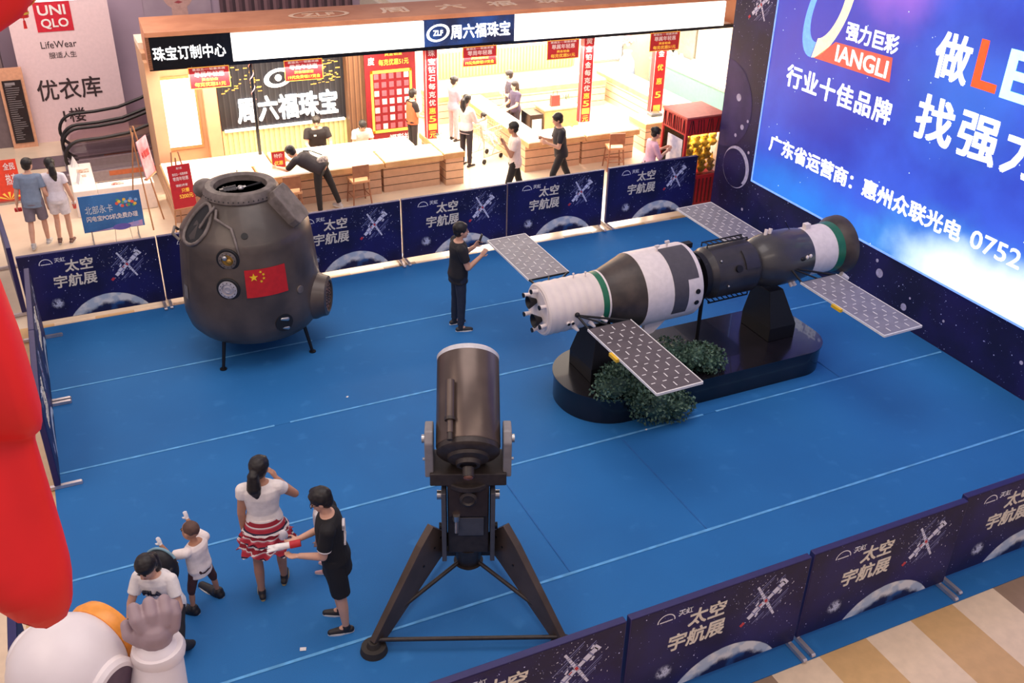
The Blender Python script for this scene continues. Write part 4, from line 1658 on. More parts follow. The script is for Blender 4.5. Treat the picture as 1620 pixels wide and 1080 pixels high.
# ---- canopy with sign band
cn = thing('shop_canopy', (1.65, 19.1, 0), 'long salmon wood shop canopy with a lit white sign band and raised gold lettering', 'canopy', rz=R(-2.6))
CL = 12.6
MB().bx(0, CL, -0.02, 1.35, 3.20, 3.29).build('wood_top', CANW, cn, bevel=0.01)
MB().bx(0, 0.06, 0.0, 1.35, 2.62, 3.2).build('end_panel', CANW, cn)
MB().bx(CL - 0.06, CL, 0.0, 1.35, 2.62, 3.2).build('end_panel', CANW, cn)
MB().bx(0, CL, 0.0, 0.09, 2.60, 2.67).build('lower_trim', SIGNB, cn)
MB().bx(0.06, CL - 0.06, 0.1, 1.3, 2.62, 2.66).build('soffit', CREAMW, cn)
sg = MB().bx(0.0, 1.50, 0.0, 0.08, 2.67, 3.20).build('dark_sign', SIGNB, cn)
text('lettering', '珠宝订制中心', LITTXT, sg, (0.10, -0.006, 2.78), width=1.28, size=0.24, bold=0.015)
MB().bx(1.50, 5.24, 0.0, 0.08, 2.67, 3.17).build('light_panel', LIGHTP, cn)
SPACEB = starry('sign_night_print', '10204a', '2458b0', dens=2.0, big=False)
sg = MB().bx(5.24, 7.18, 0.0, 0.08, 2.67, 3.20).build('centre_sign', SPACEB, cn)
text('lettering', '周六福珠宝', LITTXT, sg, (5.80, -0.006, 2.79), width=1.28, size=0.28, bold=0.02)
lg = MB(LITTXT)
disc(lg, 0, 0, 0.15, 0, 0.115, (0.0, 0.0))
for v_i, v_ in enumerate(lg.v):
    lg.v[v_i] = (5.53 + v_[0] * 1.6 + v_[2] * 0.25, -0.006, 2.93 + v_[2] * 1.15)
lg.build('oval_logo', None, sg)
text('lettering', 'ZLF', LITTXT, sg, (5.43, -0.006, 2.88), width=0.2, size=0.1, bold=0.02)
MB().bx(7.18, CL - 0.35, 0.0, 0.08, 2.66, 3.18).build('light_panel', LIGHTP, cn)
GOLDR = mat('raised_cream_letters', 'e8c4a4', 0.4)
lg = MB(GOLDR)
disc(lg, 0, 0, 0.5, 0, 0.42)
for v_i, v_ in enumerate(lg.v):
    lg.v[v_i] = (3.30 + v_[0] * 1.2, 0.62 + v_[2] * 0.62, 3.297)
lg.build('oval_logo', None, cn)
text('lettering', 'ZLF', GOLDR, cn, (2.98, 0.50, 3.294), width=0.62, size=0.26, rx=0, bold=0.02)
for x, ch in ((4.52, '周'), (5.72, '六'), (6.84, '福'), (7.92, '珠'), (9.0, '宝')):
    text('lettering', ch, GOLDR, cn, (x, 0.40, 3.294), width=0.56, size=0.46, rx=0, bold=0.02)

# ---- hanging red promotion signs
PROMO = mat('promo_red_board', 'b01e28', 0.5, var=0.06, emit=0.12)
PTX = mat('promo_white_text', 'f6dfe0', 0.5)
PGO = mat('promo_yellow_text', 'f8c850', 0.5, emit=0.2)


def promo(name, loc, w, h, label, cat, lines, rz=0, group=None, th=0.012, border=True, hang=None):
    t = thing(name, loc, label, cat, rz=rz, group=group)
    bd = MB().bx(0, w, 0, th, 0, h).build('board', PROMO, t)
    if border:
        e = MB(PGO)
        for a in ((0, w, -0.002, 0, 0, 0.012), (0, w, -0.002, 0, h - 0.012, h), (0, 0.01, -0.002, 0, 0, h), (w - 0.01, w, -0.002, 0, 0, h)):
            e.bx(*a)
        e.build('border', None, bd)
    for tx, x, z, tw, thh, mt in lines:
        text('lettering', tx, mt, bd, (x * w, -0.004, z * h), width=tw * w, size=thh * h, bold=0.012)
    if hang:
        b = MB(STEEL)
        for q in (0.1, 0.9):
            b.cyl((w * q, th / 2, h), (w * q, th / 2, h + hang), 0.005, n=6)
        b.build('hanging_wire', None, t)
    return t


L1 = [('喜迎五一·钜惠来袭', 0.1, 0.84, 0.8, 0.11, PTX), ('尊属年轻惠', 0.14, 0.55, 0.72, 0.24, PTX), ('黄金铂金', 0.3, 0.35, 0.4, 0.13, PGO), ('每克优惠51元', 0.12, 0.10, 0.76, 0.19, PGO)]
L2 = [('喜迎五一·钜惠来袭', 0.1, 0.84, 0.8, 0.11, PTX), ('零周年轻惠', 0.14, 0.55, 0.72, 0.24, PTX), ('黄金镶嵌宝', 0.25, 0.35, 0.5, 0.13, PGO), ('19元免费领17克金', 0.08, 0.10, 0.84, 0.17, PGO)]


def onband(s, off=-0.06):
    a = R(-2.6)
    return (1.65 + s * cos(a) - off * sin(a), 19.1 + s * sin(a) + off * cos(a))


for s, ln, lb in ((0.66, L1, 'red hanging promotion sign under the dark custom jewellery sign'),
                  (2.42, L2, 'red hanging promotion sign before the glowing wall sign of the left room'),
                  (6.04, L2, 'red hanging promotion sign beneath the night blue centre sign'),
                  (7.92, L1, 'red hanging promotion sign next to the tall red pillar of the right room'),
                  (10.38, L1, 'red hanging promotion sign at the right end of the canopy')):
    x, y = onband(s, -0.04)
    promo('promotion_sign', (x, y, 2.22), 0.74, 0.40, lb, 'sign', ln, rz=R(-2.6), group='red hanging promotion signs', hang=0.02)


def pillar(s, z0, lb, chars, w=0.26, off=0.12):
    x, y = onband(s, off)
    t = thing('sign_pillar', (x, y, z0), lb, 'pillar', rz=R(-2.6), group='red lettered pillars')
    h = 2.60 - z0
    bd = MB().bx(-w / 2, w / 2, 0, 0.16, 0, h).build('shaft', PROMO, t, bevel=0.006)
    e = MB(PTX)
    e.bx(-w / 2, -w / 2 + 0.012, -0.003, 0, 0, h)
    e.bx(w / 2 - 0.012, w / 2, -0.003, 0, 0, h)
    e.build('edge_strip', None, bd)
    n = len(chars)
    for i, c in enumerate(chars):
        text('lettering', c, PGO if i >= n - 4 else PTX, bd, (-0.07, -0.006, h - (i + 1) * h / n + 0.02), width=0.14, size=min(0.14, h / n * 0.75), bold=0.015)


pillar(5.42, 0.735, 'red lettered pillar rising from the left counters at the aisle', '珠宝钻石每克优惠51元')
pillar(8.98, 0.735, 'tall red lettered pillar rising from the right front counters', '黄金铂金每克优惠51元')
pillar(10.9, 0.735, 'red lettered pillar with large yellow discount text by the glass room', '黄金优惠51', w=0.30, off=0.3)
t = thing('striped_pole', (3.5, 19.3, 0.735), 'slim dark pole with pink stripes on the left counter', 'pole')
b = MB(SIGNB).cyl((0, 0, 0), (0, 0, 1.87), 0.035, n=14)
b.build('shaft', None, t, smooth=40)
b = MB(mat('pink_tape', 'e0a0a8', 0.5))
b.tube([(0.037 * cos(k * 0.6), 0.037 * sin(k * 0.6), 1.1 + k * 0.025) for k in range(31)], 0.008, 6)
b.build('spiral_tape', None, t)

# ---- display counters


def counter(x0, x1, y0, y1, h, label, group='jewellery display counters', inset=0.22, top=TOPW, body=WOODP, fronts='y', name='display_counter'):
    t = thing(name, ((x0 + x1) / 2, (y0 + y1) / 2, -0.012), label, 'counter', group=group)
    w, d = (x1 - x0) / 2, (y1 - y0) / 2
    iy = inset if 'y' in fronts else 0.02
    ix = inset if 'x' in fronts else 0.02
    MB().bx(-w + ix, w - 0.01, -d + iy, d, 0.0, h - 0.14).build('body', body, t)
    MB().bx(-w, w, -d, d, h - 0.14, h - 0.03).build('case_rim', WOODR, t, bevel=0.006)
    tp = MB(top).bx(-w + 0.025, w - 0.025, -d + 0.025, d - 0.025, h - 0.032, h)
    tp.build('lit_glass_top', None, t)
    tr = MB(mat('velvet_tray', 'e8d8bc', 0.7, emit=0.25))
    n = max(1, int((2 * w) / 0.42))
    m_ = max(1, int((2 * d) / 0.42))
    for i in range(n):
        for j in range(m_):
            cx = -w + (i + 0.5) * 2 * w / n
            cy = -d + (j + 0.5) * 2 * d / m_
            tr.box((cx, cy, h + 0.001), (2 * w / n * 0.82, 2 * d / m_ * 0.78, 0.002))
    tr.build('jewellery_trays', None, t)
    return t


H_ = 0.735
counter(1.58, 3.20, 17.95, 18.72, H_, 'lit jewellery counter at the far left end behind the red easel')
counter(3.23, 5.66, 17.97, 18.72, H_, 'lit jewellery counter where the bending man leans, two stools before it')
counter(5.69, 6.93, 18.0, 18.72, H_, 'lit jewellery counter with planked front ending the left block at the aisle')
counter(1.58, 3.60, 18.74, 19.5, H_, 'rear lit counter of the left block, under the white light box', inset=0.02)
counter(3.63, 6.60, 18.74, 19.4, H_, 'rear lit counter of the left block, before the seated staff', inset=0.02)
counter(6.96, 7.42, 18.05, 19.55, H_, 'long narrow lit counter lining the left side of the aisle', inset=0.06, fronts='xy')
counter(8.86, 10.22, 18.02, 18.72, H_, 'lit counter at the front of the right block, beside the man with the phone', inset=0.2)
counter(10.25, 11.58, 18.0, 18.72, H_, 'lit counter at the front of the right block with the single stool')
counter(8.86, 9.34, 18.74, 21.7, H_, 'long lit counter lining the right side of the aisle with dark clad staff', inset=0.08, fronts='x')
counter(8.2, 13.0, 22.0, 22.8, 0.70, 'long white lit counter along the back wall under golden slats', inset=0.02)
counter(13.2, 13.9, 19.2, 22.9, 0.70, 'white lit counter along the right hand side of the bright room', inset=0.02)
counter(11.95, 13.15, 18.35, 19.1, 0.70, 'white lit counter behind the woman at the toy machine', inset=0.02)
TEAL = mat('teal_cabinet', '6a948c', 0.4, var=0.04)
t = thing('glass_cabinet', (15.2, 20.9, -0.012), 'pale teal glass fronted cabinet row along the right wall of the shop', 'cabinet')
MB().bx(-0.4, 0.4, -1.9, 1.9, 0.1, 0.86).build('body', TEAL, t)
MB().bx(-0.44, 0.42, -1.92, 1.92, 0.86, 0.93).build('dark_rim', mat('grey_rim', '8a8e8a', 0.4), t)
MB().bx(-0.36, 0.36, -1.86, 1.86, 0.93, 0.95).build('white_top', TOPW, t)
MB().bx(-0.36, 0.36, -1.86, 1.86, 0.0, 0.1).build('plinth', MATTB, t)
random.seed(5)
for i in range(14):
    q = MB(mat('glass_display_stand', 'c8ccca', 0.2, var=0.2, scale=20))
    hh = random.uniform(0.1, 0.3)
    q.lathe([(0.06, 0), (0.06, 0.015), (0.015, 0.03), (0.02, hh * 0.5), (0.07, hh * 0.7), (0.04, hh)], 14)
    o = q.build('display_stand', None, None, smooth=40, loc=(15.05 + random.uniform(0, .3), 19.2 + i * 0.26, 0.94))
    tag(o, 'small pale display stand on the teal cabinet by the right wall', 'display stand', 'display stands on the teal cabinet')

# ---- shop walls: signs, slats, boards
t = thing('wall_sign', (3.05, 20.93, 0.0), 'dark slatted wall panel with glowing white shop name and oval emblem', 'sign')
MB().bx(0, 2.70, -0.05, 0.0, 0.78, 2.55).build('dark_panel', SLATD, t)
ls = MB().bx(0, 2.70, -0.04, 0.0, 0.0, 0.78).build('lower_slats', stripes('lit_green_gold_slats', ['d8d49a', 'c8c088', '9a9460'], 0, 0.11, 0.4, widths=[0, 0.5, 0.85]), t)
text('lettering', '周六福珠宝', LITTXT, t, (0.36, -0.075, 0.92), width=2.15, size=0.52, bold=0.03, ext=0.02)
lg = MB(LITTXT)
disc(lg, 0, 0, 0.2, 0, 0.13)
for v_i, v_ in enumerate(lg.v):
    lg.v[v_i] = (1.28 + v_[0] * 1.5 + v_[2] * 0.3, -0.08, 1.80 + v_[2] * 1.0)
disc(lg, 1.28, 1.80, 0.07, -0.08)
lg.build('oval_emblem', None, t)
gl = MB(mat('gold_glitter_script', 'c8a050', 0.4, emit=0.3))
random.seed(8)
for k in range(90):
    x = random.choice([random.uniform(0.05, 0.9), random.uniform(1.9, 2.6)])
    z = random.uniform(1.55, 2.1)
    gl.box((x, -0.055, z), (random.uniform(.03, .1), 0.006, random.uniform(.01, .025)))
gl.build('gold_script', None, t)
MB(LITTXT).bx(0.05, 2.65, -0.12, -0.05, 0.76, 0.80).build('light_strip', None, t)
struct(MB().bx(5.75, 6.06, 20.62, 20.95, -0.012, 2.72).build('pillar_wood', WOODD))
struct(MB().bx(2.74, 3.0, 20.66, 20.95, -0.012, 2.72).build('pillar_beige', BEIGE))
t = thing('light_box', (1.90, 20.90, 0.55), 'glowing white advertising light box on the beige wall of the left room', 'light box')
MB().bx(-0.05, 0.75, 0.0, 0.04, -0.06, 1.46).build('frame', mat('gold_frame', 'b08a5a', 0.4), t)
MB().bx(0, 0.70, -0.02, 0.0, 0, 1.40).build('lit_face', LIGHTP, t)
b = MB(mat('pale_pink_print', 'e8c8d8', 0.5, emit=0.6))
b.box((0.25, -0.022, 1.22), (0.03, 0.002, 0.12))
b.box((0.35, -0.022, 0.36), (0.4, 0.002, 0.04))
b.build('faint_print', None, t)
t = thing('lottery_board', (6.14, 20.60, 0.10), 'tall deep red prize board with a yellow framed grid of small cards', 'board')
MB().bx(0, 1.16, 0, 0.03, -0.112, 2.46).build('panel', mat('deep_red_board', '7c1420', 0.5), t)
e = MB(PGO)
for a in ((0.12, 1.06, 0.34, 0.40), (0.12, 1.06, 1.66, 1.72), (0.12, 0.17, 0.34, 1.72), (1.01, 1.06, 0.34, 1.72)):
    e.bx(a[0], a[1], -0.02, 0, a[2], a[3])
e.build('yellow_frame', None, t)
PC = [mat('prize_card_pale', 'f0d8d8', 0.5), mat('prize_card_pink', 'b05a68', 0.5)]
random.seed(9)
for i in range(5):
    for j in range(7):
        o = MB(PC[0] if random.random() < 0.35 else PC[1]).box((0.245 + i * 0.172, -0.012, 0.48 + j * 0.185), (0.105, 0.012, 0.12)).build('prize_card', None, t)
text('lettering', '福彩礼', PTX, t, (0.50, -0.006, 0.12), width=0.5, size=0.15, bold=0.02)
text('lettering', '欢', PTX, t, (0.08, -0.006, 2.12), width=0.14, size=0.16, bold=0.02)
text('lettering', '度', PTX, t, (0.08, -0.006, 1.85), width=0.14, size=0.16, bold=0.02)
text('lettering', '尊属年轻惠', PTX, t, (0.36, -0.006, 2.17), width=0.62, size=0.13, bold=0.015)
text('lettering', '黄金铂金', PGO, t, (0.46, -0.006, 2.02), width=0.4, size=0.09, bold=0.015)
text('lettering', '每克优惠51元', PGO, t, (0.32, -0.006, 1.82), width=0.68, size=0.13, bold=0.015)
t = thing('slat_panel', (8.6, 23.46, 0.70), 'bright golden slatted panel on the back wall of the right room', 'wall panel')
MB().bx(0, 4.2, -0.05, 0, 0, 0.62).build('slats', SLATG, t)
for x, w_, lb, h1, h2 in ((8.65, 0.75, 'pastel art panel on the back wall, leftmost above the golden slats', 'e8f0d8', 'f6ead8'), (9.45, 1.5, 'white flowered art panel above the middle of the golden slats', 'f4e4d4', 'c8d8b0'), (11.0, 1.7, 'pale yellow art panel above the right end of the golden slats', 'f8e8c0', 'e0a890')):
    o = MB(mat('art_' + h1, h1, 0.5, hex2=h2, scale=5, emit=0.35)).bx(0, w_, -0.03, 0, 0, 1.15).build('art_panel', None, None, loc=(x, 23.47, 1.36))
    tag(o, lb, 'wall art', 'art panels of the back wall')
t = thing('wall_screen', (13.15, 23.46, 0.78), 'blank white lit screen with grey frame on the back wall', 'screen')
MB().bx(-0.05, 1.15, -0.03, 0, -0.05, 0.85).build('frame', mat('grey_rim', '8a8e8a', 0.4), t)
MB().bx(0, 1.10, -0.04, -0.03, 0, 0.80).build('lit_face', LIGHTP, t)
t = thing('floor_vase', (14.25, 23.1, 0), 'tall blue and white vase with pink flowers in the back right corner', 'vase')
MB(mat('blue_vase_glaze', '8494d0', 0.2, hex2='d8e0f4', scale=5)).lathe([(0.12, 0), (0.14, 0.02), (0.24, 0.45), (0.2, 0.8), (0.09, 0.95), (0.13, 1.05), (0.1, 1.04)], 28).build('vase_body', None, t, smooth=40)
b = MB(mat('pink_blossom', 'e0a0a0', 0.6, hex2='f0c8c0', scale=12))
random.seed(12)
for k in range(26):
    a, r0 = random.uniform(0, 6.28), random.uniform(0.02, 0.25)
    b.ell((r0 * cos(a), r0 * sin(a), 1.15 + random.uniform(0, 0.4)), (0.06, 0.06, 0.05), 8, 6)
b.build('blossoms', None, t, smooth=60)
t = thing('sliding_door', (15.66, 22.6, 0), 'grey panelled door in the right shop wall beyond the cabinets', 'door', rz=R(90))
MB().bx(-0.6, 0.3, 0.0, 0.04, 0, 2.2).build('door_panel', mat('grey_door', '8a8c88', 0.5), t)
MB().bx(0.3, 0.8, 0.0, 0.03, 0, 2.2).build('dark_opening', MATTB, t)

# ---- stools


def stool_proto(label):
    t = thing('bar_stool', (0, 0, -0.012), label, 'stool', group='brown bar stools at the counters')
    WS = mat('stool_brown_wood', '9a6448', 0.45, hex2='86543c', scale=8)
    MB().box((0, 0, 0.50), (0.36, 0.36, 0.05)).build('seat', mat('stool_seat_tan', 'c08a62', 0.5), t, bevel=0.012)
    MB().box((0, -0.17, 0.72), (0.34, 0.03, 0.24)).build('backrest', WS, t, bevel=0.008)
    for sx in (-1, 1):
        for sy in (-1, 1):
            MB().cyl((sx * 0.15, sy * 0.15, 0.48), (sx * 0.19, sy * 0.19, 0.0), 0.018, 0.014, 8).build('leg', WS, t, smooth=40)
        MB().cyl((sx * 0.15, -0.155, 0.5), (sx * 0.15, -0.17, 0.64), 0.014, n=8).build('back_post', WS, t, smooth=40)
    b = MB()
    for p, q in (((-.17, -.17), (.17, -.17)), ((.17, -.17), (.17, .17)), ((.17, .17), (-.17, .17)), ((-.17, .17), (-.17, -.17))):
        b.cyl((p[0], p[1], 0.2), (q[0], q[1], 0.2), 0.011, n=6)
    b.build('footrest', WS, t, smooth=40)
    return t


st0 = stool_proto('brown bar stool right of the bending man, before the planked counter')
st0.location = (5.08, 17.86, -0.012)
st0.rotation_euler = (0, 0, 0.05)
dup(st0, (3.72, 17.74, -0.012), -0.05, 'brown bar stool left of the bending man, partly behind the capsule cover')
dup(st0, (10.80, 17.74, -0.012), -0.25, 'brown bar stool alone at the right front counter above the barrier')

# ---- small things on the counters
t = thing('reception_desk', (10.72, 20.25, -0.012), 'small tan desk inside the right counters with a red bag on it', 'desk')
MB().bx(-0.5, 0.42, -0.25, 0.25, 0, 0.70).build('body', WOODR, t, bevel=0.01)
MB().bx(-0.52, 0.44, -0.27, 0.27, 0.70, 0.74).build('desk_top', mat('desk_top_tan', 'dcb894', 0.4), t)
t = thing('printer', (10.0, 20.2, -0.012), 'dark narrow cabinet with papers at the left side of the tan desk', 'cabinet')
MB().bx(-0.17, 0.17, -0.25, 0.25, 0.0, 0.66).build('case', SIGNB, t, bevel=0.01)
MB().bx(-0.12, 0.12, -0.256, -0.25, 0.25, 0.55).build('paper_slot', WHITE, t)
t = thing('red_bag', (10.58, 20.2, 0.728), 'red gift bag standing on the tan desk', 'bag')
MB(mat('red_gift_paper', 'd83430', 0.5)).box((0, 0, 0.13), (0.24, 0.12, 0.26), taper=0.85).build('bag_body', None, t, bevel=0.01)
MB(mat('red_gift_paper', 'd83430')).tube([(-0.06, 0, 0.25), (-0.05, 0, 0.34), (0.05, 0, 0.34), (0.06, 0, 0.25)], 0.008, 6).build('handle', None, t)
t = thing('potted_plant', (10.92, 20.25, 0.728), 'small green potted plant beside the red bag on the desk', 'plant')
MB(WHITE).lathe([(0.05, 0), (0.07, 0.1), (0.06, 0.1)], 16).build('pot', None, t, smooth=40)
b = MB(LEAF2)
random.seed(3)
for k in range(24):
    a = random.uniform(0, 6.28)
    p = V((0.03 * cos(a), 0.03 * sin(a), 0.1))
    q = p + V((0.12 * cos(a), 0.12 * sin(a), random.uniform(0.06, 0.2)))
    s_ = V((-sin(a), cos(a), 0)) * 0.015
    b.add([p, (p + q) / 2 + s_, q, (p + q) / 2 - s_], [(0, 1, 2, 3)])
b.build('leaves', None, t)
t = thing('flower_pot', (7.18, 18.9, 0.723), 'small grey green plant on the narrow aisle counter', 'plant')
MB(WHITE).lathe([(0.04, 0), (0.055, 0.07), (0.05, 0.07)], 16).build('pot', None, t, smooth=40)
b = MB(LEAF2)
for k in range(20):
    a = random.uniform(0, 6.28)
    p = V((0.02 * cos(a), 0.02 * sin(a), 0.07))
    q = p + V((0.1 * cos(a), 0.1 * sin(a), random.uniform(0.0, 0.12)))
    s_ = V((-sin(a), cos(a), 0)) * 0.015
    b.add([p, (p + q) / 2 + s_, q, (p + q) / 2 - s_], [(0, 1, 2, 3)])
b.build('leaves', None, t)
t = thing('scale', (12.45, 18.8, 0.688), 'dark grey jewellery scale on the white counter under the discount pillar', 'scale')
MB(mat('scale_grey', '54545a', 0.4)).box((0, 0, 0.035), (0.3, 0.22, 0.07)).build('body', None, t, bevel=0.015)
MB(STEEL).cyl((0, 0.0, 0.07), (0, 0, 0.085), 0.08, n=20).build('pan', None, t, smooth=40)
promo('price_stand', (3.53, 18.36, 0.735), 0.27, 0.34, 'small red price stand on the left counter at the foot of the striped pole', 'sign', [('特价', 0.2, 0.62, 0.6, 0.24, PTX), ('优惠', 0.2, 0.2, 0.6, 0.24, PGO)])
o = MB(mat('ring_stand', '6a6458', 0.4)).lathe([(0.03, 0), (0.03, 0.01), (0.012, 0.02), (0.012, 0.08), (0.02, 0.1)], 14).build('ring_stand', None, None, smooth=40, loc=(2.85, 18.3, 0.725))
tag(o, 'tiny dark ring stand alone on the far left counter top', 'stand')

# ---- easel signs


def easel(loc, rz, label, w, h, z0, mt, lines, lean=0.12, cat='easel sign'):
    t = thing('easel_sign', loc, label, cat, rz=rz)
    WE = mat('easel_wood', 'b8845c', 0.5)
    for sx in (-1, 1):
        MB().cyl((sx * (w / 2 + 0.04), -0.04, 0), (sx * 0.06, 0.16, z0 + h + 0.2), 0.014, n=8).build('leg', WE, t, smooth=40)
    MB().cyl((0, 0.45, 0), (0, 0.16, z0 + h + 0.1), 0.014, n=8).build('leg', WE, t, smooth=40)
    MB().box((0, -0.035, z0 - 0.02), (w, 0.06, 0.025)).build('ledge', WE, t)
    mx = M.Translation((0, -0.05, z0)) @ M.Rotation(-lean, 4, 'X')
    b = MB(mt).box((0, 0, h / 2), (w, 0.014, h), mx)
    bd = b.build('board', None, t)
    for tx, x, z, tw, thh, m_ in lines:
        o = text('lettering', tx, m_, bd, (0, 0, 0), width=tw * w, size=thh * h, bold=0.012)
        o.rotation_euler = (0, 0, 0)
        o.matrix_basis = mx @ M.Translation((x * w - w / 2, -0.010, z * h)) @ M.Rotation(pi / 2, 4, 'X')
    return t


easel((1.74, 17.55, -0.012), R(8), 'red price easel on the concourse behind the capsule, yellow 5200 on it', 0.40, 0.78, 0.55, PROMO,
      [('周六福', 0.38, 0.90, 0.24, 0.05, PTX), ('喜迎五一·钜惠来袭', 0.16, 0.76, 0.68, 0.06, PTX), ('零周年轻惠', 0.16, 0.64, 0.68, 0.09, PTX), ('镶嵌3件套', 0.24, 0.50, 0.52, 0.06, PTX), ('只需', 0.45, 0.36, 0.34, 0.09, PGO), ('5200元', 0.32, 0.22, 0.6, 0.10, PGO)])
easel((1.26, 18.25, -0.012), R(62), 'pink and red easel seen nearly edge on at the left end of the shop', 0.44, 0.68, 0.98, mat('pink_easel_board', 'e0a8b8', 0.5, hex2='c0384c', scale=2.5),
      [('年轻惠', 0.15, 0.5, 0.7, 0.18, REDP)])

# ---- blue payment board
t = thing('advert_board', (0.0, 17.86, -0.012), 'low blue advertising board on the concourse before the white desk', 'sign board')
BLUEB = starry('blue_advert_print', '1c5a9c', '3a7cc0', dens=2.5, big=False)
MB(BLUEB).bx(0, 1.03, 0, 0.02, 0.18, 0.86).build('board', None, t)
text('lettering', '北部永卡', mat('advert_outline_text', 'c8d4e0', 0.5), t, (0.08, -0.006, 0.52), width=0.46, size=0.15, bold=0.0)
text('lettering', '闪电宝POS机免费办理', PALE, t, (0.08, -0.006, 0.38), width=0.86, size=0.10, bold=0.012)
b = MB()
random.seed(21)
for k in range(16):
    b.m([mat('mosaic_red', 'd8584c'), mat('mosaic_green', '58a070'), mat('mosaic_yellow', 'e0b850'), mat('mosaic_blue', '78a8e0')][k % 4])
    disc(b, 0.62 + 0.35 * (k / 16) , 0.66 + 0.06 * sin(k * 1.3), 0.03, -0.004 - k * 0.0002, n=8)
b.build('mosaic_emblem', None, t)
b = MB(mat('pink_swoosh', 'c890b8', 0.5, hex2='7890d8', scale=4))
b.add([(0.03, -0.003, 0.19), (1.0, -0.003, 0.19), (1.0, -0.003, 0.30), (0.6, -0.003, 0.24), (0.3, -0.003, 0.20)], [(0, 1, 2, 3, 4)])
b.build('swoosh', None, t)
for x in (0.12, 0.9):
    b = MB(STEEL)
    b.bx(x - 0.012, x + 0.012, 0.0, 0.02, 0.01, 0.2)
    b.bx(x - 0.012, x + 0.012, -0.16, 0.16, 0.0, 0.018)
    b.build('foot', None, t)
t = thing('leaflet_holder', (0.62, 17.25, -0.012), 'slim wire leaflet holder with purple sheet before the blue board', 'holder')
b = MB(STEEL)
b.tube([(-0.15, 0, 0), (-0.15, 0.12, 0.0), (-0.12, 0.06, 0.42)], 0.006, 6)
b.tube([(0.15, 0, 0), (0.15, 0.12, 0.0), (0.12, 0.06, 0.42)], 0.006, 6)
b.build('wire_frame', None, t)
b = MB(mat('purple_sheet', '4a3a90', 0.4))
b.prism([(0.15 * cos(a * 0.3926) * 1.0, 0.055 * sin(a * 0.3926)) for a in range(16)], -0.004, 0.004, M.Translation((0, 0.05, 0.44)) @ M.Rotation(R(60), 4, 'X'))
b.build('sheet', None, t)

# ---- left concourse: white desk, escalators, tall sign, directory, banner
t = thing('service_desk', (-0.05, 19.1, -0.012), 'white L shaped service desk with tent cards beside the escalators', 'desk')
WD = mat('white_desk', 'f0e4dc', 0.35, var=0.03)
MB().bx(0, 0.42, 0, 1.6, 0, 0.52).build('desk_body', WD, t, bevel=0.015)
MB().bx(0.42, 1.45, 0, 0.34, 0, 0.52).build('desk_wing', WD, t, bevel=0.015)
MB().bx(0.46, 1.45, 0.36, 0.42, 0.02, 0.50).build('dark_glass_back', mat('dark_glass', '2c2a30', 0.1), t)
for x, y, rz, lb in ((0.08, 20.55, 0.2, 'white tent card at the back end of the service desk'), (0.12, 19.55, 0.4, 'small tent card on the front part of the service desk')):
    q = MB(WHITE).prism([(-0.07, 0), (0.07, 0), (0.0, 0.2)], -0.06, 0.06, M.Rotation(pi / 2, 4, 'X'))
    o = q.build('tent_card', None, None, loc=(x, y, 0.508), rot=(0, 0, rz))
    tag(o, lb, 'tent card', 'tent cards on the service desk')
for k, (x, y, w_, d_, hx, lb) in enumerate(((0.2, 20.2, .22, .16, 'a87858', 'brown leaflet stack on the service desk behind'), (0.18, 19.9, .12, .08, '9a7060', 'small brown leaflet on the service desk middle'), (0.75, 19.25, .22, .09, 'b04038', 'red leaflet pack on the front wing of the service desk'))):
    o = MB(mat('leaflet_' + hx, hx, 0.5, hex2='e0d0c0', scale=20)).box((0, 0, 0.012), (w_, d_, 0.02)).build('leaflet', None, None, loc=(x, y, 0.508))
    tag(o, lb, 'leaflet', 'leaflets on the service desk')
GLS = glassmat('balustrade_glass', 'f6f2f4', 0.1)
RUB = mat('black_handrail_rubber', '1c181a', 0.4)
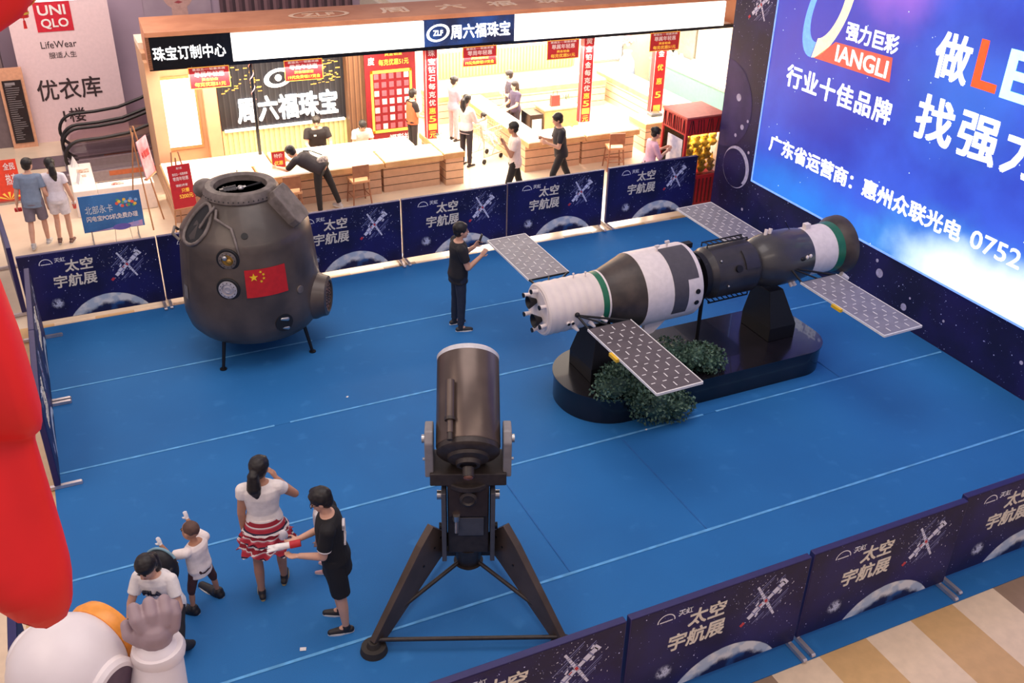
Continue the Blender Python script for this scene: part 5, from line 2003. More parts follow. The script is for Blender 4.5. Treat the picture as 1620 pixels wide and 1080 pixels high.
for nm_y, lb in ((21.45, 'nearer escalator with black handrails rising behind the shop'), (22.55, 'farther escalator with black handrails beside the tall white sign')):
    t = thing('escalator', (0.0, nm_y, -0.012), lb, 'escalator', group='escalators at the left')
    slope = 0.52
    for yy in (-0.42, 0.42):
        pts = []
        for k in range(11):
            a = R(250) - R(160) * k / 10
            pts.append((0.30 + 0.36 * cos(a), yy, 0.52 + 0.36 * sin(a)))
        pts += [(0.7, yy, 0.885), (1.2, yy, 0.93), (1.7, yy, 1.08), (2.4, yy, 1.42), (5.0, yy, 2.78)]
        rl = MB(RUB).tube(pts, 0.035, 8).build('handrail', None, t, smooth=60)
        g_ = MB(GLS)
        pg = [(0.10, 0.22), (0.02, 0.5), (0.12, 0.76), (0.4, 0.86), (1.2, 0.90), (1.7, 1.05), (2.4, 1.39), (5.0, 2.75), (5.0, 1.95), (2.4, 0.6), (1.7, 0.24), (1.2, 0.2)]
        g_.prism([(x, z) for x, z in pg], yy - 0.006, yy + 0.006, M(((1, 0, 0, 0), (0, 0, 1, 0), (0, 1, 0, 0), (0, 0, 0, 1))))
        g_.build('glass_balustrade', None, t)
        sk = MB(mat('escalator_skirt', 'a0949a', 0.4, 0.1))
        sk.prism([(-0.1, 0.0), (5.0, 0.0), (5.0, 1.95), (2.4, 0.6), (1.7, 0.24), (-0.1, 0.2)], yy - 0.06, yy + 0.06, M(((1, 0, 0, 0), (0, 0, 1, 0), (0, 1, 0, 0), (0, 0, 0, 1))))
        sk.build('skirt_panel', None, t)
    sp_ = MB(mat('escalator_steps', '867c82', 0.5, 0.1))
    for k in range(14):
        x = 0.0 + 0.36 * k
        z = max(0.06, 0.19 * (k - 4))
        sp_.bx(x, x + 0.36, -0.36, 0.36, 0.0, z)
    sp_.build('steps', None, t)
    MB(STEEL).bx(-0.9, 0.0, -0.36, 0.36, 0.0, 0.015).build('landing_plate', mat('dark_landing_plate', '5c4e58', 0.4), t)
    MB(mat('orange_strip', 'c87048', 0.5)).bx(0.7, 3.0, -0.485, -0.482, 0.10, 0.2).build('warning_strip', None, t)
t = thing('tall_signboard', (-0.62, 24.0, -0.012), 'tall white signboard with red square logo and black lettering at the back left', 'signboard')
MB().bx(0, 2.04, 0, 0.12, 0.0, 3.12).build('panel', mat('pink_white_board', 'e6ccd0', 0.5, var=0.03), t)
MB(mat('red_logo_square', 'c81c34', 0.5)).bx(0.54, 1.27, -0.012, 0, 2.41, 3.03).build('logo_square', None, t)
text('lettering', 'UNI', WHITE, t, (0.62, -0.018, 2.76), width=0.54, size=0.20, bold=0.02)
text('lettering', 'QLO', WHITE, t, (0.64, -0.018, 2.47), width=0.54, size=0.21, bold=0.02)
DK = mat('dark_brown_letter', '3a2c30', 0.5)
text('lettering', 'LifeWear', DK, t, (0.54, -0.006, 2.06), width=0.72, size=0.15)
text('lettering', '服适人生', DK, t, (0.66, -0.006, 1.84), width=0.56, size=0.13)
text('lettering', '优衣库', DK, t, (0.28, -0.006, 0.93), width=1.32, size=0.46, bold=0.012)
text('lettering', '1楼', DK, t, (0.70, -0.006, 0.40), width=0.46, size=0.32, bold=0.01)
MB(LIGHTP).bx(0.0, 2.04, -0.04, 0.1, 3.04, 3.12).build('top_light', None, t)
struct(MB().bx(-2.2, -0.92, 23.9, 24.6, -0.012, 8).build('pillar_grey', mat('grey_brown_pillar', '6e6064', 0.5)))
t = thing('directory_board', (-1.0, 23.78, -0.012), 'dark shop directory with rows of pale lines on the left pillar', 'directory')
MB().bx(-0.06, 0.44, 0, 0.10, 0.0, 1.75).build('backing', mat('peach_backing', 'd8a080', 0.5), t)
MB().bx(0, 0.38, -0.03, 0, 0.12, 1.50).build('dark_panel', mat('dark_directory', '241c20', 0.3), t)
b = MB(mat('directory_line', '8a8488', 0.5))
random.seed(4)
for k in range(26):
    z = 0.2 + k * 0.047
    b.bx(0.04, 0.04 + random.uniform(0.12, 0.30), -0.033, -0.03, z, z + 0.012)
b.bx(0.05, 0.25, -0.034, -0.03, 1.40, 1.46)
b.build('rows', None, t)
t = thing('roll_banner', (-1.42, 20.4, -0.012), 'orange red roll-up banner with white and yellow print at the left edge', 'banner')
MB(mat('orange_red_banner', 'e0442c', 0.5)).bx(0, 0.48, 0, 0.01, 0.04, 0.86).build('sheet', None, t)
text('lettering', '全民', PTX, t, (0.24, -0.006, 0.66), width=0.2, size=0.14, bold=0.02)
text('lettering', '热恋', PTX, t, (0.24, -0.006, 0.36), width=0.2, size=0.22, bold=0.02)
b = MB(PGO)
for k in range(5):
    a = R(25 + 32 * k)
    b.add([(0.24, -0.003, 0.06), (0.24 + 0.2 * cos(a - .12), -0.003, 0.06 + 0.16 * sin(a - .12)), (0.24 + 0.2 * cos(a + .12), -0.003, 0.06 + 0.16 * sin(a + .12))], [(0, 1, 2)])
b.build('fan_print', None, t)
MB(STEEL).bx(-0.02, 0.50, -0.09, 0.09, 0, 0.045).build('base', None, t)
# poster wall above the canopy
t = thing('wall_poster', (2.2, 24.58, 2.0), 'large poster of a pale face with red lips high on the lavender wall', 'poster')
MB().bx(0, 1.5, -0.03, 0, 0, 1.9).build('sheet', mat('grey_lilac_poster', 'b4a2b0', 0.5, hex2='9c8a9c', scale=1), t)
b = MB(mat('poster_skin', 'c8a098', 0.5))
disc(b, 0.78, 0.92, 0.34, -0.035, n=24)
b.add([(0.60, -0.034, 0.2), (0.98, -0.034, 0.2), (0.95, -0.034, 0.8), (0.62, -0.034, 0.8)], [(0, 1, 2, 3)])
b.m(mat('poster_lips', 'a84850', 0.5))
b.add([(0.68, -0.037, 0.74), (0.78, -0.037, 0.71), (0.88, -0.037, 0.74), (0.78, -0.037, 0.78)], [(0, 1, 2, 3)])
b.build('printed_face', None, t)
t = thing('wall_poster', (3.9, 24.58, 2.0), 'dark striped panel high on the wall right of the face poster', 'poster')
MB().bx(0, 3.2, -0.03, 0, 0, 2.0).build('sheet', stripes('dark_rose_stripes', ['6a5058', '4a3840', '8a6a70'], 0, 0.22, 0.5), t)

# ---- claw machine full of yellow plush toys
t = thing('claw_machine', (10.88, 15.28, -0.012), 'red framed claw machine full of yellow plush toys at the right end of the barriers', 'machine')
CR = mat('claw_machine_red', 'c0282c', 0.4)
CW, CD, CH = 0.88, 0.84, 1.80
MB().bx(0, CW, 0, CD, 0, 0.62).build('cabinet', CR, t, bevel=0.01)
b = MB(mat('dark_grille_red', '6a1c20', 0.5))
for k in range(9):
    b.bx(0.06 + k * 0.09, 0.09 + k * 0.09, -0.012, 0, 0.05, 0.55)
    b.bx(-0.012, 0, 0.05 + k * 0.085, 0.08 + k * 0.085, 0.05, 0.55)
b.build('grille', None, t)
for x in (0.02, CW - 0.02):
    for y in (0.02, CD - 0.02):
        MB().bx(x - 0.025, x + 0.025, y - 0.025, y + 0.025, 0.6, 1.5).build('corner_post', CR, t)
hd = MB().bx(0, CW, 0, CD, 1.46, CH).build('header', CR, t, bevel=0.008)
b = MB(mat('header_lattice', '38181a', 0.5))
random.seed(6)
for k in range(12):
    x = 0.06 + k * 0.07
    b.cyl((x, -0.006, 1.50), (x + random.uniform(-.06, .06), -0.006, 1.76), 0.008, n=6)
    b.cyl((-0.006, x * 0.95, 1.50), (-0.006, x * 0.95 + random.uniform(-.06, .06), 1.76), 0.008, n=6)
b.build('lattice', None, hd)
MB().bx(-0.02, CW + 0.02, -0.02, CD + 0.02, CH, CH + 0.03).build('roof_lid', mat('sheen_tinted_lid', 'd87068', 0.4), t)  # lid colour paled to pink, painting in its glossy reflection
gz = glassmat('claw_glass', 'f4f0ee')
MB().bx(0.045, CW - 0.045, 0.015, 0.021, 0.62, 1.46).build('glass_pane', gz, t)
MB().bx(0.015, 0.021, 0.045, CD - 0.045, 0.62, 1.46).build('glass_pane', gz, t)
MB().bx(0.045, CW - 0.045, CD - 0.02, CD - 0.01, 0.62, 1.46).build('back_pane', mat('claw_white_back', 'f0e8e4', 0.4, emit=0.25), t)
MB().bx(CW - 0.02, CW - 0.012, 0.045, CD - 0.045, 0.62, 1.46).build('side_pane', mat('claw_white_back', 'f0e8e4'), t)
part_label(MB().bx(0.008, 0.013, 0.10, 0.62, 0.70, 1.36).build('poster', mat('claw_poster', 'e8e4ec', 0.4, hex2='9aa4c8', scale=4), t), 'pale bluish poster on the side glass')
YEL = mat('yellow_plush', 'e8c838', 0.8, var=0.1)
DKP = mat('dark_plush_patch', '4a3a20', 0.8)


def plush():
    o = thing('plush_toy', (0, 0, 0), '', 'plush toy', group='yellow plush toys in the claw machine')
    b = MB()
    b.ell((0, 0, 0.06), (0.055, 0.05, 0.06), 12, 8)
    b.ell((0, 0, 0.145), (0.052, 0.048, 0.048), 12, 8)
    b.ell((-0.05, -0.02, 0.07), (0.02, 0.03, 0.02), 8, 6)
    b.ell((0.05, -0.02, 0.07), (0.02, 0.03, 0.02), 8, 6)
    voxel(b, 'body', YEL, o, 0.009, 2)
    for s in (-1, 1):
        q = MB(YEL).cyl((s * 0.03, 0, 0.18), (s * 0.05, 0.01, 0.225), 0.016, 0.010, 8)
        q.m(DKP).cyl((s * 0.05, 0.01, 0.225), (s * 0.06, 0.012, 0.25), 0.010, 0.004, 8)
        q.build('ear', None, o, smooth=40)
        MB(DKP).ell((s * 0.022, -0.044, 0.155), (0.007, 0.006, 0.008), 6, 5).build('eye', None, o)
    return o


p0 = plush()
p0.scale = (1.5, 1.5, 1.5)
random.seed(14)
spots = []
for lv in range(3):
    for i in range(4):
        for j in range(3):
            sh = 0.09 if lv % 2 else 0.0
            if i == 3 and sh:
                continue
            spots.append((10.88 + 0.14 + sh + i * 0.20 + random.uniform(-.01, .01), 15.28 + 0.13 + j * 0.27 + random.uniform(-.015, .015), 0.62 + lv * 0.262))
area('claw_machine_lamp', (11.32, 15.70, 1.44), (0.7, 0.7), 34, (1.0, 0.95, 0.88))
lbl = 'yellow plush toy heaped inside the red claw machine'
for k, (x, y, z) in enumerate(spots):
    if k == 0:
        p0.location = (x, y, z)
        p0['label'] = lbl
        p0.rotation_euler = (0, 0, -0.5)
    else:
        dup(p0, (x, y, z), random.uniform(-1.2, 0.6), lbl)

# ================================================================ PEOPLE
SKIN = mat('skin', 'd0a088', 0.55, var=0.05, scale=10)
SKIN2 = mat('skin_tan', 'b88468', 0.55, var=0.05, scale=10)
HAIR = mat('black_hair', '1a1414', 0.5, var=0.3, scale=40)
EYE = mat('eye_dark', '1c1412', 0.3)
LIP = mat('lips', 'a85c54', 0.5)


def loft(mb, P, t, sx, rows, k, n=20, inf=0.0):
    """elliptical sections along a spine: rows of (distance, half width, half depth, forward shift)"""
    t = V(t).normalized()
    sx = (V(sx) - t * V(sx).dot(t)).normalized()
    fw = t.cross(sx) * -1
    if fw.y < 0 and abs(t.y) < 0.9:
        fw = -fw
    rs = []
    for d, rx, ry, sh in rows:
        c = P + t * (d * k) + fw * (sh * k)
        rs.append([c + sx * ((rx * k + inf) * cos(2 * pi * j / n)) + fw * ((ry * k + inf) * sin(2 * pi * j / n)) for j in range(n)])
    mb.rings(rs)


TORSO = [(-0.10, 0.12, 0.09, -0.01), (-0.03, 0.162, 0.115, -0.012), (0.05, 0.155, 0.108, -0.004), (0.14, 0.130, 0.092, 0.008), (0.24, 0.142, 0.102, 0.01), (0.34, 0.160, 0.108, 0.006), (0.42, 0.165, 0.094, 0.0), (0.465, 0.125, 0.07, 0.0), (0.495, 0.07, 0.058, 0.004)]


def person(name_loc, rz, label, H=1.70, lean=(0, 0, 1), look=(0, 1, 0), aR=None, aL=None, lR=None, lL=None, pz=None, shirt=None, sleeve=0.45, hem=-0.08,
           pants=None, leg=0.97, pw=1.0, shoe='1c1a1c', sole='d8d4d0', hair='short', child=1.0, vox=0.011, face=True, skin=None, curl=0.5, gloves=None, footdir=None,
           fem=False, shirt_mat=None, pants_mat=None, cat='person', bare=False, group=None, shoes=True, collar=None, wide=1.07, hairk=1.04):
    t = thing('person', name_loc, label, cat, rz=rz, group=group)
    skin = skin or SKIN
    k = H / 1.70
    TOR = [(d, rx * wide, ry * wide, sh) for d, rx, ry, sh in TORSO]
    w_ = wide
    hk = k * child
    lean = V(lean).normalized()
    look = V(look).normalized()
    sx = V((1, 0, 0))
    aR = aR or ((0.12, 0.0, -1), (0.05, 0.2, -1))
    aL = aL or ((-0.12, 0.0, -1), (-0.05, 0.2, -1))
    lR = lR or ((0.03, 0.0, -1), (0.0, -0.02, -1))
    lL = lL or ((-0.03, 0.0, -1), (0.0, -0.02, -1))
    TH, SH = 0.42 * k, 0.41 * k
    U, F = 0.285 * k, 0.245 * k

    def nd(v):
        return V(v).normalized()
    drop = max(-(nd(l[0]).z * TH + nd(l[1]).z * SH) for l in (lR, lL)) + 0.075 * k
    if pz is None:
        pz = drop + 0.03 * k
    P = V((0, 0, pz))
    J = {'pelvis': P}
    body = MB()
    loft(body, P, lean, sx, TOR, k)
    neck0 = P + lean * (0.48 * k)
    hd = (lean * 0.75 + V((0, 0, 0.25)) + look * 0.28).normalized()
    HC = neck0 + hd * (0.085 * k + 0.075 * hk)
    body.capsule(neck0 - lean * 0.03 * k, neck0 + (HC - neck0) * 0.7, 0.054 * k, 0.05 * k)
    # head frame
    upv = (lean + V((0, 0, 0.6))).normalized()
    hf = (look - upv * look.dot(upv) * 0.45).normalized()
    hr = hf.cross(upv).normalized()
    hu = hr.cross(hf).normalized()
    HM = M(((hr.x, hf.x, hu.x, HC.x), (hr.y, hf.y, hu.y, HC.y), (hr.z, hf.z, hu.z, HC.z), (0, 0, 0, 1)))
    q = hk
    body.ell((0, -0.008 * q, 0.035 * q), (0.074 * q, 0.092 * q, 0.088 * q), 18, 12, mx=HM)
    body.ell((0, 0.022 * q, -0.02 * q), (0.062 * q, 0.072 * q, 0.085 * q), 16, 12, mx=HM)
    body.ell((0, 0.052 * q, -0.078 * q), (0.036 * q, 0.034 * q, 0.026 * q), 12, 8, mx=HM)
    body.rings([[HM @ V(p) for p in r] for r in (
        [(-0.010 * q, 0.085 * q, 0.035 * q), (0.010 * q, 0.085 * q, 0.035 * q), (0.010 * q, 0.07 * q, 0.035 * q), (-0.010 * q, 0.07 * q, 0.035 * q)],
        [(-0.017 * q, 0.116 * q, -0.02 * q), (0.017 * q, 0.116 * q, -0.02 * q), (0.017 * q, 0.07 * q, -0.024 * q), (-0.017 * q, 0.07 * q, -0.024 * q)])])
    for s in (-1, 1):
        body.ell((s * 0.078 * q, -0.005 * q, 0.0), (0.012 * q, 0.022 * q, 0.034 * q), 10, 8, mx=HM)
    J['head'] = HC
    slv = MB()
    hasS = shirt is not None or shirt_mat is not None
    glv = MB()
    for s, a, nm in ((1, aR, 'R'), (-1, aL, 'L')):
        S = P + lean * (0.415 * k) + sx * (s * 0.165 * k * wide * (0.92 if fem else 1))
        E = S + nd(a[0]) * U
        W = E + nd(a[1]) * F
        J['sh' + nm], J['el' + nm], J['wr' + nm] = S, E, W
        body.capsule(S, E, 0.047 * k * wide, 0.038 * k * wide)
        body.capsule(E, W, 0.038 * k * wide, 0.026 * k * wide)
        hdv = nd(a[2]) if len(a) > 2 else nd(a[1])
        pn = nd(a[3]) if len(a) > 3 else V((-s, 0.2, 0.05))
        pn = (pn - hdv * pn.dot(hdv)).normalized()      # palm normal
        sv = hdv.cross(pn).normalized()                 # across the palm
        if sv.dot(V((0, 1, 0.3))) < 0:
            sv = -sv                                     # thumb side
        hb = glv if gloves else body
        K = W + hdv * (0.085 * k)
        hs = 1.15 if gloves else 1.0
        for o_ in (-0.027, -0.009, 0.009, 0.027):
            hb.capsule(W + hdv * 0.01 * k + sv * (o_ * 0.6 * k), K + sv * (o_ * k), 0.015 * k * hs, 0.013 * k * hs, 8, 3)
        fr_ = max(0.0082 * k, vox * 0.85) * hs
        for o_, L_ in ((0.027, 0.070), (0.009, 0.078), (-0.009, 0.072), (-0.027, 0.056)):
            A = K + sv * (o_ * 1.1 * k)
            c1 = curl * 0.5
            d1 = (hdv * cos(c1) + pn * sin(c1) + sv * (o_ * 2.5)).normalized()
            c2 = curl * 1.3
            d2 = (hdv * cos(c2) + pn * sin(c2)).normalized()
            B = A + d1 * (L_ * 0.55 * k)
            hb.capsule(A, B, fr_, fr_ * 0.95, 8, 3)
            hb.capsule(B, B + d2 * (L_ * 0.5 * k), fr_ * 0.95, fr_ * 0.8, 8, 3)
        A = W + hdv * 0.03 * k + sv * 0.028 * k
        B = A + (hdv * 0.6 + sv * 0.8 + pn * 0.25).normalized() * 0.04 * k
        hb.capsule(A, B, 0.012 * k * hs, 0.011 * k * hs, 8, 3)
        hb.capsule(B, B + (hdv * 0.9 + sv * 0.25 + pn * 0.4).normalized() * 0.032 * k, 0.011 * k * hs, 0.009 * k * hs, 8, 3)
        J['hand' + nm] = K + hdv * 0.03 * k + pn * 0.02 * k
        J['pn' + nm], J['hd' + nm] = pn, hdv
        if gloves:
            glv.cyl(W - hdv * 0.05 * k, W + hdv * 0.02 * k, 0.034 * k, 0.03 * k, 12)
        if hasS and sleeve > 0:
            slv.capsule(S - sx * (s * 0.03 * k), S, 0.066 * k * wide, 0.064 * k * wide)
            e1 = S + nd(a[0]) * (U * min(1, sleeve))
            slv.cyl(S, e1, 0.064 * k * wide, (0.062 if sleeve < 0.8 else 0.05) * k * wide, 16)
            if sleeve > 1:
                slv.capsule(e1, e1, 0.05 * k)
                slv.cyl(e1, E + nd(a[1]) * (F * min(1, sleeve - 1)), 0.05 * k, 0.042 * k, 14)
    trs = MB()
    for s, l, nm in ((1, lR, 'R'), (-1, lL, 'L')):
        Hp = P + sx * (s * 0.085 * k * wide) - V((0, 0, 0.03 * k))
        Kn = Hp + nd(l[0]) * TH
        An = Kn + nd(l[1]) * SH
        J['kn' + nm], J['an' + nm] = Kn, An
        body.capsule(Hp, Kn, 0.078 * k, 0.052 * k)
        body.capsule(Kn, Kn + (An - Kn) * 0.4, 0.050 * k, 0.053 * k)
        body.capsule(Kn + (An - Kn) * 0.4, An, 0.053 * k, 0.033 * k)
        fd = V((0.12 * s, 1, 0)) if footdir is None else V(footdir)
        fd.z = 0
        fd = fd.normalized()
        if len(l) > 2:
            fd = nd(l[2])
        if not shoes:
            pass
        base = V((An.x, An.y, An.z - 0.075 * k))
        body.capsule(An, An - V((0, 0, 0.03 * k)) + fd * 0.05 * k, 0.033 * k, 0.03 * k)
        heel = An - V((0, 0, 0.045 * k)) - fd * 0.045 * k
        toe = heel + fd * 0.20 * k - V((0, 0, 0.006 * k))
        if len(l) > 2:
            pass
        sh_ = MB()
        big = shoes if isinstance(shoes, float) else 1.0
        sh_.capsule(heel, heel + fd * 0.09 * k * big, 0.036 * k * big, 0.04 * k * big, 14)
        sh_.capsule(heel + fd * 0.09 * k, heel + (toe - heel) * big - V((0, 0, 0.004)), 0.041 * k * big, 0.032 * k * big, 14)
        sh_.capsule(heel + fd * 0.05 * k, An + V((0, 0, 0.0)), 0.04 * k * big, 0.042 * k * big, 12)
        so = voxel(sh_, 'shoe', mat('shoe_' + shoe, shoe, 0.5), t, max(0.008, vox * 0.8), 2)
        J['shoe' + nm] = so
        sl = MB(mat('sole_' + sole, sole, 0.6))
        up_ = V((0, 0, 1)) if abs(fd.z) < 0.5 else V((0, 1, 0))
        sd_ = fd.cross(up_).normalized()
        c0 = heel - fd * 0.035 * k * big - up_ * 0.032 * k
        pts = []
        LL = 0.265 * k * big
        for j in range(24):
            aa = 2 * pi * j / 24
            ww = 0.043 * k * big * (1.0 if cos(aa) > -0.2 else 0.85)
            pts.append(c0 + fd * (LL / 2 + LL / 2 * cos(aa)) + sd_ * (ww * (abs(sin(aa)) ** 0.7) * (1 if sin(aa) >= 0 else -1)))
        sl.rings([pts, [p + up_ * 0.022 * k for p in pts]])
        so2 = sl.build('sole', None, so, smooth=40)
        if pants or pants_mat:
            trs.capsule(Hp - V((0, 0, -0.02 * k)), Hp, 0.09 * k * pw, 0.092 * k * pw)
            f1 = min(1.0, leg / 0.5)
            e1 = Hp + (Kn - Hp) * f1
            trs.cyl(Hp, e1, 0.092 * k * pw, (0.066 if leg > 0.5 else 0.082) * k * pw, 18)
            if leg > 0.5:
                trs.capsule(Kn, Kn, 0.066 * k * pw)
                e2 = Kn + (An - Kn) * min(1, (leg - 0.5) / 0.5)
                trs.cyl(Kn, e2, 0.066 * k * pw, 0.05 * k * pw, 16)
    bo = voxel(body, 'body', skin, t, vox, 3)
    if gloves:
        voxel(glv, 'gloves', mat('glove_' + gloves, gloves, 0.6), t, vox, 2)
    if hasS:
        rows = [r for r in TOR if r[0] > hem]
        first = (hem, (0.158 if not fem else 0.15) * wide, 0.115 * wide, -0.006)
        rows = [first] + rows[:-1] + [(0.485, 0.085, 0.066, 0.003)]
        if not fem:
            rows = [(d, max(rx, 0.150 * wide) if d < 0.40 else rx, max(ry, 0.108 * wide) if d < 0.40 else ry, sh) for d, rx, ry, sh in rows]
        loft(slv, P, lean, sx, rows, k, 24, inf=0.014 * k)
        J['shirt'] = voxel(slv, 'shirt', shirt_mat or mat('cloth_' + shirt, shirt, 0.8, var=0.06, scale=18), t, vox, 3, noise=(0.006 * k, 9 / k))
    if pants or pants_mat:
        rows = [(-0.10, 0.15 * wide, 0.115 * wide, -0.01), (-0.03, 0.165 * wide, 0.118 * wide, -0.012), (0.06, 0.155 * wide, 0.108 * wide, -0.004)]
        loft(trs, P, lean, sx, rows, k, 20, inf=0.008 * k)
        J['pants'] = voxel(trs, 'trousers' if leg > 0.6 else 'shorts', pants_mat or mat('cloth_' + pants, pants, 0.8, var=0.08, scale=18), t, vox, 3, noise=(0.005 * k, 10 / k))
    # hair
    hb = MB()
    if hair == 'buzz':
        hb.ell((0, -0.014 * q, 0.046 * q), (0.0765 * q, 0.09 * q, 0.083 * q), 18, 12, mx=HM)
    else:
        hb.ell((0, -0.024 * q, 0.050 * q), (0.092 * q * hairk, 0.103 * q * hairk, 0.094 * q * hairk), 18, 12, mx=HM)
        hb.ell((0, -0.048 * q, 0.0), (0.084 * q * hairk, 0.068 * q * hairk, 0.085 * q * hairk), 16, 10, mx=HM)
        hb.ell((0, 0.035 * q, 0.085 * q), (0.066 * q, 0.052 * q, 0.036 * q), 14, 8, mx=HM)
    if hair == 'pony':
        c0 = HM @ V((0, -0.10 * q, 0.03 * q))
        back = -hf
        p1 = c0 + back * 0.045 * q - V((0, 0, 0.05 * q))
        p2 = p1 - V((0, 0, 0.13 * q)) + back * 0.01 * q
        p3 = p2 - V((0, 0, 0.12 * q)) + sx * 0.02 - back * 0.01
        hb.capsule(c0, p1, 0.045 * q, 0.058 * q)
        hb.capsule(p1, p2, 0.058 * q, 0.072 * q)
        hb.capsule(p2, p3, 0.072 * q, 0.035 * q)
    if hair == 'long':
        for xx in (-0.065, 0.065):
            hb.capsule(HM @ V((xx * q, -0.02 * q, 0.02 * q)), HM @ V((xx * q, 0.0, -0.10 * q)), 0.03 * q, 0.022 * q)
        hb.capsule(HM @ V((0, -0.08 * q, 0.0)), HM @ V((0, -0.09 * q, -0.14 * q)), 0.07 * q, 0.05 * q)
    if hair == 'bun':
        hb.ell((0, -0.12 * q, 0.07 * q), (0.045 * q, 0.04 * q, 0.045 * q), 12, 8, mx=HM)
    J['hair'] = voxel(hb, 'hair', HAIR if hair != 'buzz' else mat('cropped_hair', '5a4038', 0.7), t, max(0.008, vox * 0.75), 2, noise=(0.004 * q, 30))
    if face:
        for s in (-1, 1):
            MB(EYE).ell((s * 0.030 * q, 0.079 * q, 0.008 * q), (0.013 * q, 0.008 * q, 0.006 * q), 10, 6, mx=HM).build('eye', None, bo, smooth=60)
            MB(HAIR).ell((s * 0.031 * q, 0.084 * q, 0.028 * q), (0.018 * q, 0.006 * q, 0.004 * q), 10, 6, mx=HM).build('eyebrow', None, bo, smooth=60)
        MB(LIP).ell((0, 0.088 * q, -0.050 * q), (0.021 * q, 0.008 * q, 0.007 * q), 10, 6, mx=HM).build('mouth', None, bo, smooth=60)
    J['t'], J['HM'], J['k'], J['lean'], J['P'], J['q'] = t, HM, k, lean, P, q
    return J


def wpt(J, p):
    """figure point -> world point"""
    o = J['t']
    return M.Translation(o.location) @ M.Rotation(o.rotation_euler.z, 4, 'Z') @ V(p)


def phone(J, hand, label, dz=0.03):
    p = wpt(J, J['hand' + hand] + V((0, 0.01, dz)))
    o = MB(mat('phone_black', '101014', 0.2)).box((0, 0, 0), (0.075, 0.009, 0.15)).build('phone', None, None, bevel=0.004)
    o.location = p
    o.rotation_euler = (R(-20), 0, J['t'].rotation_euler.z)
    tag(o, label, 'phone')
    return o


UPF = ((0.10, 0.15, -1), (-0.15, 0.75, 0.75))
# 1 man photographing
J = person((4.98, 12.38, 0), R(-98), 'man in a black short sleeved shirt and dark jeans photographing the spacecraft with a phone', H=1.74, wide=1.16, look=(0.1, 1, -0.08),
           aR=((0.12, 0.32, -1), (-0.12, 0.82, 0.62), (-0.1, 0.7, 0.8), (-1, 0.2, 0)), aL=((-0.12, 0.32, -1), (0.20, 0.85, 0.60), (0.1, 0.7, 0.8), (1, 0.2, 0)),
           lR=((0.05, 0.03, -1), (0, -0.04, -1)), lL=((-0.05, -0.05, -1), (0, -0.06, -1)),
           shirt='1c1a20', sleeve=0.62, hem=-0.14, pants='242a3c', shoe='2a2a2e', sole='e0dcd8', vox=0.008, curl=0.9)
phone(J, 'L', 'phone held up by the man in black before the left solar wing', 0.05)
# 2 woman in striped skirt
J = person((1.08, 7.92, 0), R(-12), 'woman seen from behind in white top and red striped frilled skirt, long ponytail', H=1.67, wide=1.12, look=(0.5, 0.9, -0.1), fem=True,
           aR=((0.55, 0.42, -0.75), (-0.72, 0.20, 0.80), (-0.5, 0.2, 0.9), (-1, 0.3, 0)), aL=((-0.16, 0.0, -1), (-0.02, 0.1, -1)),
           lR=((0.05, 0.16, -1), (0, 0.06, -1)), lL=((-0.05, -0.12, -1), (0, -0.12, -1)), shirt='ece2dc', sleeve=0.30, hem=0.03, pants='8c2430', leg=0.2,
           shoe='2c2624', sole='b09a68', hair='pony', skin=SKIN2, vox=0.0075, face=False, hairk=1.08)
k = J['k']
SKIRT = stripes('striped_skirt', ['a02030', 'e8dcd8', '28203c', 'b02838', 'c04a58', 'e8d8d4'], 2, 0.135, 0.8, widths=[0, 0.3, 0.45, 0.55, 0.8, 0.9])
sk = MB(SKIRT)
rs = []
for i, (d, r) in enumerate(((0.09, 0.155), (0.02, 0.19), (-0.03, 0.205), (-0.06, 0.235), (-0.062, 0.215), (-0.13, 0.23), (-0.16, 0.265), (-0.162, 0.24), (-0.24, 0.255), (-0.29, 0.30), (-0.285, 0.27))):
    n = 72
    z = J['P'].z + d * k
    amp = 0.0 if i < 3 else 0.014 * min(3, (i - 1) / 2)
    rs.append([V((r * k * (1 + amp * 2 * sin(13 * 2 * pi * j / n + i)) * cos(2 * pi * j / n), r * 0.82 * k * (1 + amp * 2 * sin(13 * 2 * pi * j / n + i)) * sin(2 * pi * j / n) - 0.01, z + amp * 0.8 * cos(9 * 2 * pi * j / n))) for j in range(n)])
sk.rings(rs)
so = sk.build('skirt', None, J['t'], smooth=60)
MB(mat('skirt_white_flower', 'e8e0e0', 0.8)).ell((0.17 * k, -0.15 * k, J['P'].z - 0.10 * k), (0.05, 0.03, 0.07), 12, 8).build('flower_print', None, so, smooth=60)
MB(WHITE).box((0.2, -0.05, J['P'].z - 0.0), (0.004, 0.004, 0.01)).build('waist_button', None, so)
